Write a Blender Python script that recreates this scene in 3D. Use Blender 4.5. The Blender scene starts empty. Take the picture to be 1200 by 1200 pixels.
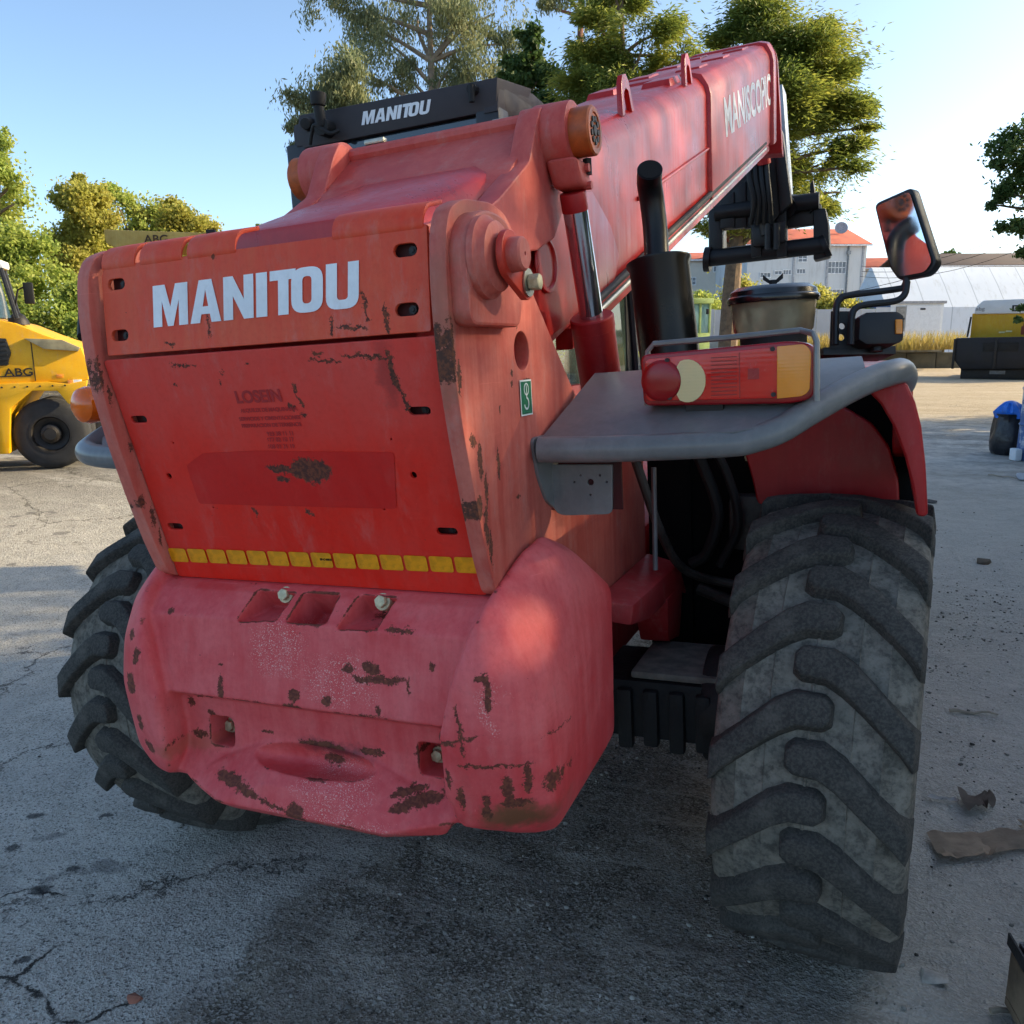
import bpy, bmesh, math, random
import numpy as np
from mathutils import Vector, Matrix
random.seed(7); rng = np.random.default_rng(7)
S = bpy.context.scene
COL = S.collection
rad = math.radians

# ------------------------------------------------------------------ camera, sky, sun, exposure
FPX = 992.0                                   # focal length in photograph pixels (1200 px wide)
def cam_axes(yaw, pitch, roll):
    f = Vector((math.sin(yaw)*math.cos(pitch), math.cos(yaw)*math.cos(pitch), math.sin(pitch)))
    r = Vector((math.cos(yaw), -math.sin(yaw), 0)); u = r.cross(f)
    c, s = math.cos(roll), math.sin(roll)
    return c*r+s*u, -s*r+c*u, f
def cam_matrix(yaw, pitch, roll, pos):
    r, u, f = cam_axes(rad(yaw), rad(pitch), rad(roll))
    m = Matrix.Identity(4)
    for i in range(3):
        m[i][0], m[i][1], m[i][2], m[i][3] = r[i], u[i], -f[i], pos[i]
    return m
WC = cam_matrix(-23.70, -11.68, -0.6, (1.148, -1.69, 1.66))       # the camera in the yard
MC = cam_matrix(-23.70, -9.97, -3.28, (1.148, -1.69, 1.64))      # the same camera seen from the (slightly leaning) machine
MACH = WC @ MC.inverted()                                         # machine axes -> yard (it stands on sloping ground)
cd = bpy.data.cameras.new('camera'); cam = bpy.data.objects.new('camera', cd); COL.objects.link(cam)
cam.matrix_world = WC; cd.sensor_width = 36; cd.lens = 36*FPX/1200; cd.clip_end = 2000; cd.clip_start = .05
S.camera = cam
SUN_AZ, SUN_EL = 56, 24                       # degrees clockwise from +Y, and above the horizon
w = bpy.data.worlds.new('World'); S.world = w; w.use_nodes = True
nt = w.node_tree; nt.nodes.clear()
sky = nt.nodes.new('ShaderNodeTexSky'); sky.sky_type = 'NISHITA'; sky.sun_disc = False
sky.sun_elevation = rad(SUN_EL); sky.sun_rotation = rad(SUN_AZ); sky.air_density = .62; sky.dust_density = 1.6; sky.ozone_density = 2
bg = nt.nodes.new('ShaderNodeBackground'); bg.inputs[1].default_value = .15
wo = nt.nodes.new('ShaderNodeOutputWorld'); nt.links.new(sky.outputs[0], bg.inputs[0]); nt.links.new(bg.outputs[0], wo.inputs[0])
sd = bpy.data.lights.new('sun', 'SUN'); sd.energy = 3.4; sd.angle = rad(.53); sd.color = (1, .80, .56)
sun = bpy.data.objects.new('sun', sd); COL.objects.link(sun)
sv = Vector((math.sin(rad(SUN_AZ))*math.cos(rad(SUN_EL)), math.cos(rad(SUN_AZ))*math.cos(rad(SUN_EL)), math.sin(rad(SUN_EL))))
sun.rotation_euler = sv.to_track_quat('Z', 'Y').to_euler(); sun.location = (0, 0, 30)
vs = S.view_settings; vs.view_transform = 'Standard'; vs.look = 'None'; vs.gamma = 1; vs.use_curve_mapping = False; vs.exposure = 1.34; vs.use_white_balance = True; vs.white_balance_temperature = 6950; vs.white_balance_tint = 2
S.cycles.max_bounces = 5; S.cycles.transparent_max_bounces = 8; S.cycles.use_adaptive_sampling = True; S.cycles.adaptive_threshold = .025; S.cycles.caustics_reflective = False; S.cycles.caustics_refractive = False; S.cycles.use_denoising = True

# ------------------------------------------------------------------ measuring helpers: a point of the photograph on a known plane
def _ray(m, px, py): return (m.to_3x3() @ Vector(((px-600)/FPX, -(py-600)/FPX, -1)))
def onX(v, px, py): d = _ray(MC, px, py); c = MC.translation; return c+d*((v-c.x)/d.x)
def onY(v, px, py): d = _ray(MC, px, py); c = MC.translation; return c+d*((v-c.y)/d.y)
def onZ(v, px, py): d = _ray(MC, px, py); c = MC.translation; return c+d*((v-c.z)/d.z)
def onP(p0, n, px, py):
    d = _ray(MC, px, py); c = MC.translation; n = Vector(n); return c+d*((Vector(p0)-c).dot(n)/d.dot(n))
def onD(D, px, py): return MC.translation+_ray(MC, px, py)*D
def W(D, px, py): return WC.translation+_ray(WC, px, py)*D          # yard point at depth D
def G(px, py, z=0): d = _ray(WC, px, py); c = WC.translation; return c+d*((z-c.z)/d.z)

# ------------------------------------------------------------------ materials
def s2l(c):
    return tuple((x/255/12.92 if x/255 <= .04045 else ((x/255+.055)/1.055)**2.4) for x in c)
class NT:
    def __init__(s, t): s.t = t
    def n(s, typ, **k):
        x = s.t.nodes.new(typ)
        for a, b in k.items(): setattr(x, a, b)
        return x
    def put(s, sock, v):
        if v is None: return
        if hasattr(v, 'is_linked'): s.t.links.new(v, sock)
        else:
            if sock.type == 'RGBA' and not hasattr(v, '__len__'): v = (v, v, v)
            if sock.type == 'RGBA' and len(v) == 3: v = (*v, 1)
            sock.default_value = v
    def coord(s, k='Object'): return s.n('ShaderNodeTexCoord').outputs[k]
    def mapv(s, v, scale=(1, 1, 1), loc=(0, 0, 0), rot=(0, 0, 0)):
        m = s.n('ShaderNodeMapping'); s.put(m.inputs[0], v); m.inputs[1].default_value = loc; m.inputs[2].default_value = rot; m.inputs[3].default_value = scale
        return m.outputs[0]
    def noise(s, v, scale=5, detail=4, rough=.55, dist=0, col=False):
        m = s.n('ShaderNodeTexNoise'); s.put(m.inputs['Vector'], v); m.inputs['Scale'].default_value = scale
        m.inputs['Detail'].default_value = detail; m.inputs['Roughness'].default_value = rough; m.inputs['Distortion'].default_value = dist
        return m.outputs[1 if col else 0]
    def voro(s, v, scale=5, feature='F1', out=0, rnd=1):
        m = s.n('ShaderNodeTexVoronoi', feature=feature); s.put(m.inputs['Vector'], v); m.inputs['Scale'].default_value = scale
        m.inputs['Randomness'].default_value = rnd
        return m.outputs[out]
    def math(s, op, a, b=None, c=None, clamp=False):
        m = s.n('ShaderNodeMath', operation=op); m.use_clamp = clamp
        for i, v in enumerate((a, b, c)):
            if v is not None: s.put(m.inputs[i], v)
        return m.outputs[0]
    def vmath(s, op, a, b=None):
        m = s.n('ShaderNodeVectorMath', operation=op); s.put(m.inputs[0], a)
        if b is not None:
            if op == 'SCALE': s.put(m.inputs['Scale'], b)
            else: s.put(m.inputs[1], b)
        return m.outputs['Value' if op in ('LENGTH', 'DOT_PRODUCT') else 'Vector']
    def rng(s, v, a, b, c=0, d=1, smooth=True):
        m = s.n('ShaderNodeMapRange', interpolation_type='SMOOTHSTEP' if smooth else 'LINEAR'); s.put(m.inputs[0], v)
        for i, q in enumerate((a, b, c, d)): m.inputs[i+1].default_value = q
        return m.outputs[0]
    def mix(s, f, a, b, mode='MIX'):
        m = s.n('ShaderNodeMix', data_type='RGBA', blend_type=mode); s.put(m.inputs[0], f); s.put(m.inputs[6], a); s.put(m.inputs[7], b)
        return m.outputs[2]
    def sep(s, v):
        m = s.n('ShaderNodeSeparateXYZ'); s.put(m.inputs[0], v); return m.outputs
    def bump(s, h, strength=.3, dist=.01, nrm=None):
        m = s.n('ShaderNodeBump'); s.put(m.inputs['Height'], h); m.inputs['Strength'].default_value = strength; m.inputs['Distance'].default_value = dist
        if nrm is not None: s.put(m.inputs['Normal'], nrm)
        return m.outputs[0]
    def maxs(s, l):
        o = l[0]
        for x in l[1:]: o = s.math('MAXIMUM', o, x)
        return o
MATS = {}
def mat(name, fn):
    if name in MATS: return MATS[name]
    m = bpy.data.materials.new(name); m.use_nodes = True
    t = NT(m.node_tree); b = m.node_tree.nodes['Principled BSDF']
    r = fn(t)
    keys = {'col': 'Base Color', 'rough': 'Roughness', 'metal': 'Metallic', 'nrm': 'Normal', 'spec': 'Specular IOR Level', 'coat': 'Coat Weight', 'trans': 'Transmission Weight',
            'ior': 'IOR', 'alpha': 'Alpha', 'crough': 'Coat Roughness', 'sss': 'Subsurface Weight'}
    for k, v in r.items():
        if k in keys: t.put(b.inputs[keys[k]], v)
    if 'translucent' in r:
        tr = t.n('ShaderNodeBsdfTranslucent'); t.put(tr.inputs[0], r['translucent'])
        mx = t.n('ShaderNodeMixShader'); mx.inputs[0].default_value = r.get('tfac', .4)
        t.t.links.new(b.outputs[0], mx.inputs[1]); t.t.links.new(tr.outputs[0], mx.inputs[2])
        t.t.links.new(mx.outputs[0], t.t.nodes['Material Output'].inputs[0])
    MATS[name] = m
    return m
def simple(name, c, rough=.5, metal=0, var=.25, scale=8, bump=.0, bscale=60, spec=.5, **k):
    c = s2l(c)
    def fn(t):
        p = t.coord(); n = t.noise(p, scale, 5, .6)
        col = t.mix(t.rng(n, .3, .7), tuple(x*(1-var) for x in c), tuple(min(1, x*(1+var)) for x in c))
        r = dict(col=col, rough=t.rng(n, .25, .75, max(0, rough-.08), min(1, rough+.1)), metal=metal, spec=spec)
        if bump: r['nrm'] = t.bump(t.noise(p, bscale, 3, .6), bump, .01)
        r.update(k); return r
    return mat(name, fn)

def chips_mask(t, p, chips, warp=.017):
    """worn spots: (centre, radii, angle in the x-z plane); ragged rims from warped coordinates"""
    nz = t.noise(p, 55, 4, .7, col=True); n2 = t.noise(p, 260, 2, .6, col=True)
    pw = t.vmath('ADD', p, t.vmath('SCALE', t.vmath('SUBTRACT', nz, (.5, .5, .5)), warp*2))
    pw = t.vmath('ADD', pw, t.vmath('SCALE', t.vmath('SUBTRACT', n2, (.5, .5, .5)), warp*.7))
    outs = []
    for c, r, a in chips:
        v = t.vmath('SUBTRACT', pw, tuple(c))
        if a:
            q = t.n('ShaderNodeVectorRotate', rotation_type='Y_AXIS'); t.put(q.inputs['Vector'], v); q.inputs['Angle'].default_value = rad(a); v = q.outputs[0]
        v = t.vmath('MULTIPLY', v, tuple(1/(x*1.3+.001) for x in r))
        outs.append(t.math('SUBTRACT', 1, t.vmath('LENGTH', v)))
    return t.math('MULTIPLY', t.rng(t.math('ADD', t.maxs(outs), t.math('MULTIPLY', t.math('SUBTRACT', t.noise(p, 70, 5, .75), .5), .9)), .04, .22), .92)

def paint(name, c1, c2, rough=.45, chips=(), edge=0, chipcol=(62, 46, 38), speck=.72, streak=.5, dust=.25, soft=(), whites=(), fade=None, spec=.4, scr=.0):
    c1, c2, cc = s2l(c1), s2l(c2), s2l(chipcol)
    def fn(t):
        p = t.coord()
        f = t.noise(p, 2.2, 8, .68, .2)
        st = t.noise(t.mapv(p, (26, 26, 1.6)), 1.6, 5, .6)
        m = t.math('ADD', t.math('MULTIPLY', f, 1-streak*.5), t.math('MULTIPLY', st, streak*.5))
        m = t.rng(m, .36, .64)
        if fade is not None:                       # chalking grows with height on the panel
            z = t.sep(p)[2]; m = t.math('ADD', t.math('MULTIPLY', m, .55), t.rng(z, fade[0], fade[1], -.1, .55), clamp=True)
        col = t.mix(m, c1, c2)
        mott = t.noise(p, 75, 5, .7); col = t.mix(t.rng(mott, .42, .75, 0, .20), col, tuple(x*.6 for x in c1))
        # dusty film
        d = t.rng(t.noise(t.mapv(p, (1.6, 1.6, .6)), 11, 7, .75), .5, .78, 0, dust); col = t.mix(d, col, s2l((176, 150, 140)))
        rg = t.math('ADD', rough, t.math('MULTIPLY', m, .18))
        sp = t.rng(t.noise(p, 95, 3, .6), speck, speck+.02); sp = t.math('MULTIPLY', sp, t.rng(t.noise(p, 7, 3), .5, .6))
        if scr:
            q = t.noise(t.mapv(p, (3, 3, 300), rot=(0, .35, 0)), 1.2, 3, .6); q2 = t.noise(t.mapv(p, (300, 300, 4), rot=(0, .12, 0)), 1.1, 3, .6)
            sc = t.math('MAXIMUM', t.rng(q, .71, .73, 0, scr), t.rng(q2, .71, .73, 0, scr)); col = t.mix(sc, col, tuple(min(1, x*1.5+.06) for x in c2))
        for c, r, a, sc_, k in soft:
            v = t.vmath('MULTIPLY', t.vmath('SUBTRACT', t.vmath('ADD', p, t.vmath('SCALE', t.vmath('SUBTRACT', t.noise(p, 22, 4, .7, col=True), (.5, .5, .5)), .08)), tuple(c)), tuple(1/x for x in r))
            col = t.mix(t.rng(t.vmath('LENGTH', v), .3, 1, k, 0), col, s2l(sc_))
        for c, r in whites:
            v = t.vmath('MULTIPLY', t.vmath('SUBTRACT', t.vmath('ADD', p, t.vmath('SCALE', t.vmath('SUBTRACT', t.noise(p, 14, 3, .7, col=True), (.5, .5, .5)), .12)), tuple(c)), tuple(1/x for x in r))
            wm = t.math('MULTIPLY', t.rng(t.vmath('LENGTH', v), .5, 1.1, 1, 0), t.rng(t.noise(p, 330, 3, .75), .585, .61))
            col = t.mix(wm, col, s2l((226, 190, 178)))
        if chips: sp = t.math('MAXIMUM', sp, chips_mask(t, p, chips))
        if edge:
            pt = t.n('ShaderNodeNewGeometry').outputs['Pointiness']
            ew = t.math('ADD', pt, t.math('MULTIPLY', t.math('SUBTRACT', t.noise(p, 13, 6, .75), .54), .16)); sp = t.math('MAXIMUM', sp, t.rng(ew, edge, edge+.012, 0, .9))
        rust = t.mix(t.rng(t.noise(p, 120, 3), .4, .62), cc, s2l((104, 62, 42)))
        col = t.mix(sp, col, rust)
        rg = t.math('ADD', rg, t.math('MULTIPLY', sp, .3), clamp=True)
        h = t.math('SUBTRACT', t.math('MULTIPLY', t.noise(p, 180, 3, .6), .12), t.math('MULTIPLY', sp, .5))
        h = t.math('ADD', h, t.math('MULTIPLY', t.noise(p, 14, 3, .5), .25))
        return dict(col=col, rough=rg, nrm=t.bump(h, .35, .004), spec=spec)
    return mat(name, fn)

# ------------------------------------------------------------------ object and mesh helpers
def tag(o, label=None, cat=None, group=None, kind=None):
    if label: o['label'] = label
    if cat: o['category'] = cat
    if group: o['group'] = group
    if kind: o['kind'] = kind
    return o
def empty(name, mw=None, parent=None):
    o = bpy.data.objects.new(name, None); COL.objects.link(o); o.empty_display_size = .2
    if mw is not None: o.matrix_world = mw
    if parent: o.parent = parent
    return o
def fin(me, m, ang=35, smooth=True):
    if m: me.materials.append(m)
    if smooth:
        me.polygons.foreach_set('use_smooth', [True]*len(me.polygons)); me.set_sharp_from_angle(angle=rad(ang))
    me.update(); return me
def obj(name, me, parent=None, loc=None, rot=None):
    o = bpy.data.objects.new(name, me); COL.objects.link(o)
    if parent: o.parent = parent
    if loc is not None: o.location = loc
    if rot is not None: o.rotation_euler = rot
    return o
def copy_tree(o, parent=None):
    c = o.copy(); COL.objects.link(c); c.parent = parent
    for ch in list(o.children): copy_tree(ch, c)
    return c
class B:
    """collects shapes in one bmesh"""
    def __init__(s): s.b = bmesh.new()
    def poly(s, V, F):
        vs_ = [s.b.verts.new(v) for v in V]
        for f in F:
            try: s.b.faces.new([vs_[i] for i in f])
            except ValueError: pass
        return s
    def box(s, lo, hi, m=None):
        x0, y0, z0 = lo; x1, y1, z1 = hi
        V = [(x0,y0,z0),(x1,y0,z0),(x1,y1,z0),(x0,y1,z0),(x0,y0,z1),(x1,y0,z1),(x1,y1,z1),(x0,y1,z1)]
        if m: V = [m @ Vector(v) for v in V]
        return s.poly(V, [(3,2,1,0),(4,5,6,7),(0,1,5,4),(1,2,6,5),(2,3,7,6),(3,0,4,7)])
    def cyl(s, p0, p1, r0, r1=None, n=24, caps=True):
        r1 = r0 if r1 is None else r1
        p0, p1 = Vector(p0), Vector(p1); a = (p1-p0).normalized()
        e = a.orthogonal().normalized(); g = a.cross(e)
        V = []
        for p, r in ((p0, r0), (p1, r1)):
            for i in range(n):
                t = 2*math.pi*i/n; V.append(p+(e*math.cos(t)+g*math.sin(t))*r)
        F = [(i, (i+1) % n, n+(i+1) % n, n+i) for i in range(n)]
        if caps: F += [tuple(range(n))[::-1], tuple(range(n, 2*n))]
        return s.poly(V, F)
    def lathe(s, p0, axis, prof, n=40):
        """prof: (along, radius)"""
        p0 = Vector(p0); a = Vector(axis).normalized(); e = a.orthogonal().normalized(); g = a.cross(e)
        V = []
        for (h, r) in prof:
            for i in range(n):
                t = 2*math.pi*i/n; V.append(p0+a*h+(e*math.cos(t)+g*math.sin(t))*max(r, 1e-5))
        F = []
        for k in range(len(prof)-1):
            for i in range(n): F.append((k*n+i, k*n+(i+1) % n, (k+1)*n+(i+1) % n, (k+1)*n+i))
        s.poly(V, F); bmesh.ops.remove_doubles(s.b, verts=s.b.verts, dist=2e-5); return s
    def tube(s, pts, r, n=12, closed=False):
        pts = [Vector(p) for p in pts]; k = len(pts); V = []; up = None
        rr = r if hasattr(r, '__len__') else [r]*k
        for i, p in enumerate(pts):
            a = (pts[min(i+1, k-1)]-pts[max(i-1, 0)]).normalized()
            if up is None: up = a.orthogonal().normalized()
            up = (up-a*up.dot(a)).normalized(); g = a.cross(up)
            for j in range(n):
                t = 2*math.pi*j/n; V.append(p+(up*math.cos(t)+g*math.sin(t))*rr[i])
        F = []
        for i in range(k-1):
            for j in range(n): F.append((i*n+j, i*n+(j+1) % n, (i+1)*n+(j+1) % n, (i+1)*n+j))
        F += [tuple(range(n))[::-1], tuple(range((k-1)*n, k*n))]
        return s.poly(V, F)
    def loft(s, A, Bl):
        """closed loop A to closed loop Bl, both capped"""
        n = len(A); V = [Vector(v) for v in A]+[Vector(v) for v in Bl]
        return s.poly(V, [tuple(range(n))[::-1], tuple(range(n, 2*n))]+[(i, (i+1) % n, n+(i+1) % n, n+i) for i in range(n)])
    def px(s, yz, x0, x1): return s.loft([(x0, a, b) for a, b in yz], [(x1, a, b) for a, b in yz])      # prism along x
    def py(s, xz, y0, y1): return s.loft([(a, y0, b) for a, b in xz], [(a, y1, b) for a, b in xz])
    def hull(s, P):
        vs_ = [s.b.verts.new(p) for p in P]
        r = bmesh.ops.convex_hull(s.b, input=vs_)
        bmesh.ops.delete(s.b, geom=list({g for g in r['geom_interior'] if isinstance(g, bmesh.types.BMVert)}), context='VERTS'); return s
    def bevel(s, w, seg=2, ang=28):
        bmesh.ops.recalc_face_normals(s.b, faces=s.b.faces)
        E = [e for e in s.b.edges if len(e.link_faces) == 2 and e.calc_face_angle(0) > rad(ang)]
        bmesh.ops.bevel(s.b, geom=E, offset=w, segments=seg, profile=.6, affect='EDGES', clamp_overlap=True); return s
    def mesh(s, m=None, ang=35, smooth=True):
        bmesh.ops.recalc_face_normals(s.b, faces=s.b.faces)
        me = bpy.data.meshes.new('m'); s.b.to_mesh(me); s.b.free(); return fin(me, m, ang, smooth)
    def build(s, name, m, parent=None, bevel=0, seg=2, ang=35, **k):
        if bevel: s.bevel(bevel, seg)
        me = s.mesh(m, ang); me.name = name; return obj(name, me, parent, **k)
def smooth_path(P, n=8):
    """Catmull-Rom through points"""
    P = [Vector(p) for p in P]; Q = [P[0]*2-P[1]]+P+[P[-1]*2-P[-2]]; out = []
    for i in range(1, len(Q)-2):
        for j in range(n):
            t = j/n; a, b, c, d = Q[i-1:i+3]
            out.append(.5*((2*b)+(c-a)*t+(2*a-5*b+4*c-d)*t*t+(3*b-a-3*c+d)*t**3))
    return out+[P[-1]]
def round_poly(P, r, n=5):
    """2-D polygon with rounded corners; r one radius or one per corner"""
    out = []; k = len(P)
    for i in range(k):
        p = Vector(P[i]); a = Vector(P[i-1])-p; b = Vector(P[(i+1) % k])-p; ri = r[i] if hasattr(r, '__len__') else r
        la, lb = a.length, b.length; a.normalize(); b.normalize(); ri = min(ri, la*.49, lb*.49)
        if ri < 1e-5: out.append(tuple(p)); continue
        for j in range(n+1):
            t = j/n; out.append(tuple((1-t)**2*(p+a*ri)+2*t*(1-t)*p+t*t*(p+b*ri)))
    return out
def sheet(loops, thick, M4, m, bevel=.0, name='sheet'):
    """flat plate with holes: loops of 2-D points (first the outline), thick either side of nothing: z from -thick to 0, placed by M4"""
    c = bpy.data.curves.new('c', 'CURVE'); c.dimensions = '2D'; c.fill_mode = 'BOTH'; c.extrude = thick/2; c.bevel_depth = bevel; c.bevel_resolution = 1
    for L in loops:
        s_ = c.splines.new('POLY'); s_.points.add(len(L)-1)
        for i, p in enumerate(L): s_.points[i].co = (p[0], p[1], 0, 1)
        s_.use_cyclic_u = True
    o = bpy.data.objects.new('c', c); me = bpy.data.meshes.new_from_object(o)
    bpy.data.objects.remove(o); bpy.data.curves.remove(c)
    me.materials.clear(); me.transform(Matrix.Translation((0, 0, -thick/2-bevel))); me.transform(M4); me.name = name
    return fin(me, m)
def text_mesh(s, size, m, M4, bold=.0, xs=1, shear=0, thick=.0008, align='CENTER', spacing=1):
    c = bpy.data.curves.new('t', 'FONT'); c.body = s; c.size = size; c.offset = bold; c.extrude = thick; c.align_x = align; c.align_y = 'CENTER'; c.shear = shear; c.space_character = spacing
    o = bpy.data.objects.new('t', c); me = bpy.data.meshes.new_from_object(o); bpy.data.objects.remove(o)
    me.materials.clear(); me.transform(M4 @ Matrix.Diagonal((xs, 1, 1, 1))); return fin(me, m, smooth=False)
def frame(o, x, y):
    """matrix with given origin, x axis and (approximate) y axis"""
    x = Vector(x).normalized(); z = x.cross(Vector(y)).normalized(); y = z.cross(x)
    m = Matrix.Identity(4)
    for i in range(3): m[i][0], m[i][1], m[i][2], m[i][3] = x[i], y[i], z[i], o[i]
    return m
def stadium(cx, cy, w_, h, n=6):
    r = h/2; out = []
    for sgn in (1, -1):
        for j in range(n+1):
            a = -math.pi/2+math.pi*j/n; out.append((cx+sgn*((w_/2-r)+r*math.cos(a)), cy+sgn*r*math.sin(a)))
    return out
def circle(cx, cy, r, n=20): return [(cx+r*math.cos(2*math.pi*i/n), cy+r*math.sin(2*math.pi*i/n)) for i in range(n)]
def remeshed(me, voxel, smooth_it=4, cutter=None):
    o = bpy.data.objects.new('r', me); COL.objects.link(o)
    cu = []
    for k in cutter or ():
        q = bpy.data.objects.new('k', k); COL.objects.link(q); cu.append(q)
    r = o.modifiers.new('r', 'REMESH'); r.mode = 'VOXEL'; r.voxel_size = voxel
    for q in cu:
        b = o.modifiers.new('b', 'BOOLEAN'); b.operation = 'DIFFERENCE'; b.object = q; b.solver = 'EXACT'
    if cu:
        r2 = o.modifiers.new('r2', 'REMESH'); r2.mode = 'VOXEL'; r2.voxel_size = voxel*.8
    s_ = o.modifiers.new('s', 'SMOOTH'); s_.iterations = smooth_it; s_.factor = .5
    dg = bpy.context.evaluated_depsgraph_get(); dg.update()
    out = bpy.data.meshes.new_from_object(o.evaluated_get(dg))
    bpy.data.objects.remove(o)
    for q in cu: bpy.data.objects.remove(q)
    out.materials.clear(); return out

# ------------------------------------------------------------------ the telehandler
TH = empty('telehandler', MACH)
tag(TH, 'large worn red telehandler seen from behind, boom raised to the right, dusty tyres', 'telehandler')
black = simple('black_paint', (24, 24, 26), .38, var=.3, scale=12, bump=.1)
blackmat = simple('black_rubber_trim', (20, 20, 20), .7, var=.3)
darkmetal = simple('dark_metal', (40, 37, 36), .55, .3, var=.4, scale=14, bump=.2)
steel = simple('steel', (170, 165, 150), .38, .85, var=.25, scale=20)
boltm = simple('painted_bolt', (196, 186, 150), .5, .25, var=.25, scale=60, bump=.2)
chrome = simple('chrome', (216, 222, 230), .13, .95, var=.06, scale=5)
greym = paint('grey_paint', (104, 106, 106), (128, 129, 128), .28, speck=.78, dust=.16, streak=.4, chipcol=(60, 58, 56))
visorm = simple('visor_grey', (62, 58, 60), .6, var=.12, scale=10, spec=.25)
deep = paint('deep_red', (158, 16, 20), (176, 40, 42), .36, speck=.74, dust=.18)
chassism = paint('chassis_red', (170, 32, 36), (192, 74, 76), .45, speck=.72, dust=.35)

# --- rear covers: two flat plates tilted like the tail, lettered, slotted, bolted
def pl_chip(fr, px, py, rx, rz, a=0, k=.00118):
    p = onP(fr.translation, fr.col[2].xyz, px, py); return (p, (rx*k, 1.0, rz*k), a)
LO = frame((0, -.308, 1.698), (1, 0, 0), (0, -.113, .441))
UP = frame((0, -.307, 1.700), (1, 0, 0), (0, .007, .106))
def loc(fr, px, py):
    v = fr.inverted() @ onP(fr.translation, fr.col[2].xyz, px, py); return (v.x, v.y)
lowchips = [pl_chip(LO, *c) for c in ((364, 551, 38, 20), (330, 549, 26, 6, -4), (332, 561, 14, 4), (346, 456, 2.5, 8, 8), (352, 470, 3, 9, 12), (341, 476, 4, 5, 30), (357, 487, 5, 3), (458, 432, 4, 26, 5), (464, 446, 3, 18, 7),
    (430, 418, 42, 2, -5), (380, 423, 30, 1.5, -5), (215, 428, 26, 1.5, -5), (475, 470, 3, 18, 14), (299, 600, 3, 7, 15), (362, 600, 9, 3, -35), (260, 437, 3, 2), (291, 425, 3, 2), (205, 452, 2, 2), (258, 447, 2, 2), (372, 414, 8, 3))]
lowpaint = paint('tail_cover_red', (228, 32, 14), (216, 72, 62), .42, lowchips, 0, (48, 42, 34), speck=.74, dust=.22, fade=(1.42, 1.68), streak=.45, scr=.25,
    soft=[(onP(LO.translation, LO.col[2].xyz, 455, 440), (.03, 1, .10), 0, (120, 40, 40), .5), (onP(LO.translation, LO.col[2].xyz, 360, 560), (.10, 1, .05), 0, (140, 30, 26), .6)])
lb = loc(LO, 390, 686)[1]
outline = round_poly([(-.414, lb), (.414, lb), (.414, -.004), (-.414, -.004)], .006, 2)
slots = [(162.5, 491.7), (491.7, 481.7), (205, 617), (523.8, 623)]
loops = [outline]+[stadium(*loc(LO, *p), .050, .019) for p in slots]+[circle(*loc(LO, *p), .0085, 10) for p in ((198, 558), (484.6, 557))]
loops += [circle(*loc(LO, *p), .004, 8) for p in ((203, 519), (458, 515), (250, 595), (450, 597), (415, 538), (268, 539))]
low = obj('tail_cover', sheet(loops, .006, LO, lowpaint, .0012), TH)
upchips = [pl_chip(UP, *c) for c in ((389, 382, 2, 14, 4), (427, 358, 2.5, 20, 12), (411, 384, 26, 2.5, -5), (453, 372, 3, 22, 3), (200, 403, 12, 2), (250, 300, 3, 4), (244, 380, 1.2, 22, 2))]
uppaint = paint('top_cover_red', (220, 60, 28), (218, 92, 62), .5, upchips, speck=.73, dust=.3, streak=.6, scr=.15)
ut = loc(UP, 507, 262)[1]
outline = round_poly([(-.40, .006), (.40, .006), (.40, ut), (-.40, ut)], [.004, .004, .004, .03], 4)
uslots = [(136, 333), (140.4, 393), (474.6, 293), (476.7, 362.5)]
up = obj('top_cover', sheet([outline]+[stadium(*loc(UP, *p), .052, .026) for p in uslots], .007, UP, uppaint, .0012), TH)
# folded upper rim running forward over the top of the tail
yy, zz = -.297, 1.70+ut
arc = [(yy+.045-.045*math.cos(a), zz+.045*math.sin(a)) for a in np.linspace(0, 1.25, 7)]
arc += [(arc[-1][0]+.05, arc[-1][1]+.012)]
band = arc+[(a+.003, b-.008) for a, b in arc[::-1]]
for x0, x1 in ((-.395, -.30), (-.285, -.17), (-.155, -.03), (.20, .395)): B().px(band, x0, x1).build('rim_flange', uppaint, up, .0015)
backing = simple('slot_backing', (70, 14, 12), .7, var=.4, scale=30)
M_ = LO @ Matrix.Translation((0, 0, -.022)); obj('backing_plate', sheet([[(-.40, lb+.01), (.40, lb+.01), (.40, -.01), (-.40, -.01)]], .004, M_, backing), low)
M_ = UP @ Matrix.Translation((0, 0, -.022)); obj('backing_plate', sheet([[(-.39, .01), (.39, .01), (.39, ut), (-.39, ut)]], .004, M_, backing), up)
hexm = B().cyl((0, 0, 0), (0, 0, .008), .0085, n=6).cyl((0, 0, .008), (0, 0, .010), .004, n=8).mesh(darkmetal, smooth=False)
for fr, par, pts in ((LO, low, slots), (UP, up, uslots)):
    for i, p in enumerate(pts):
        q = loc(fr, *p); o = obj('cover_bolt', hexm, par); o.matrix_basis = fr @ Matrix.Translation((q[0]+(.007 if i % 2 else .010), q[1], -.018))
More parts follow.
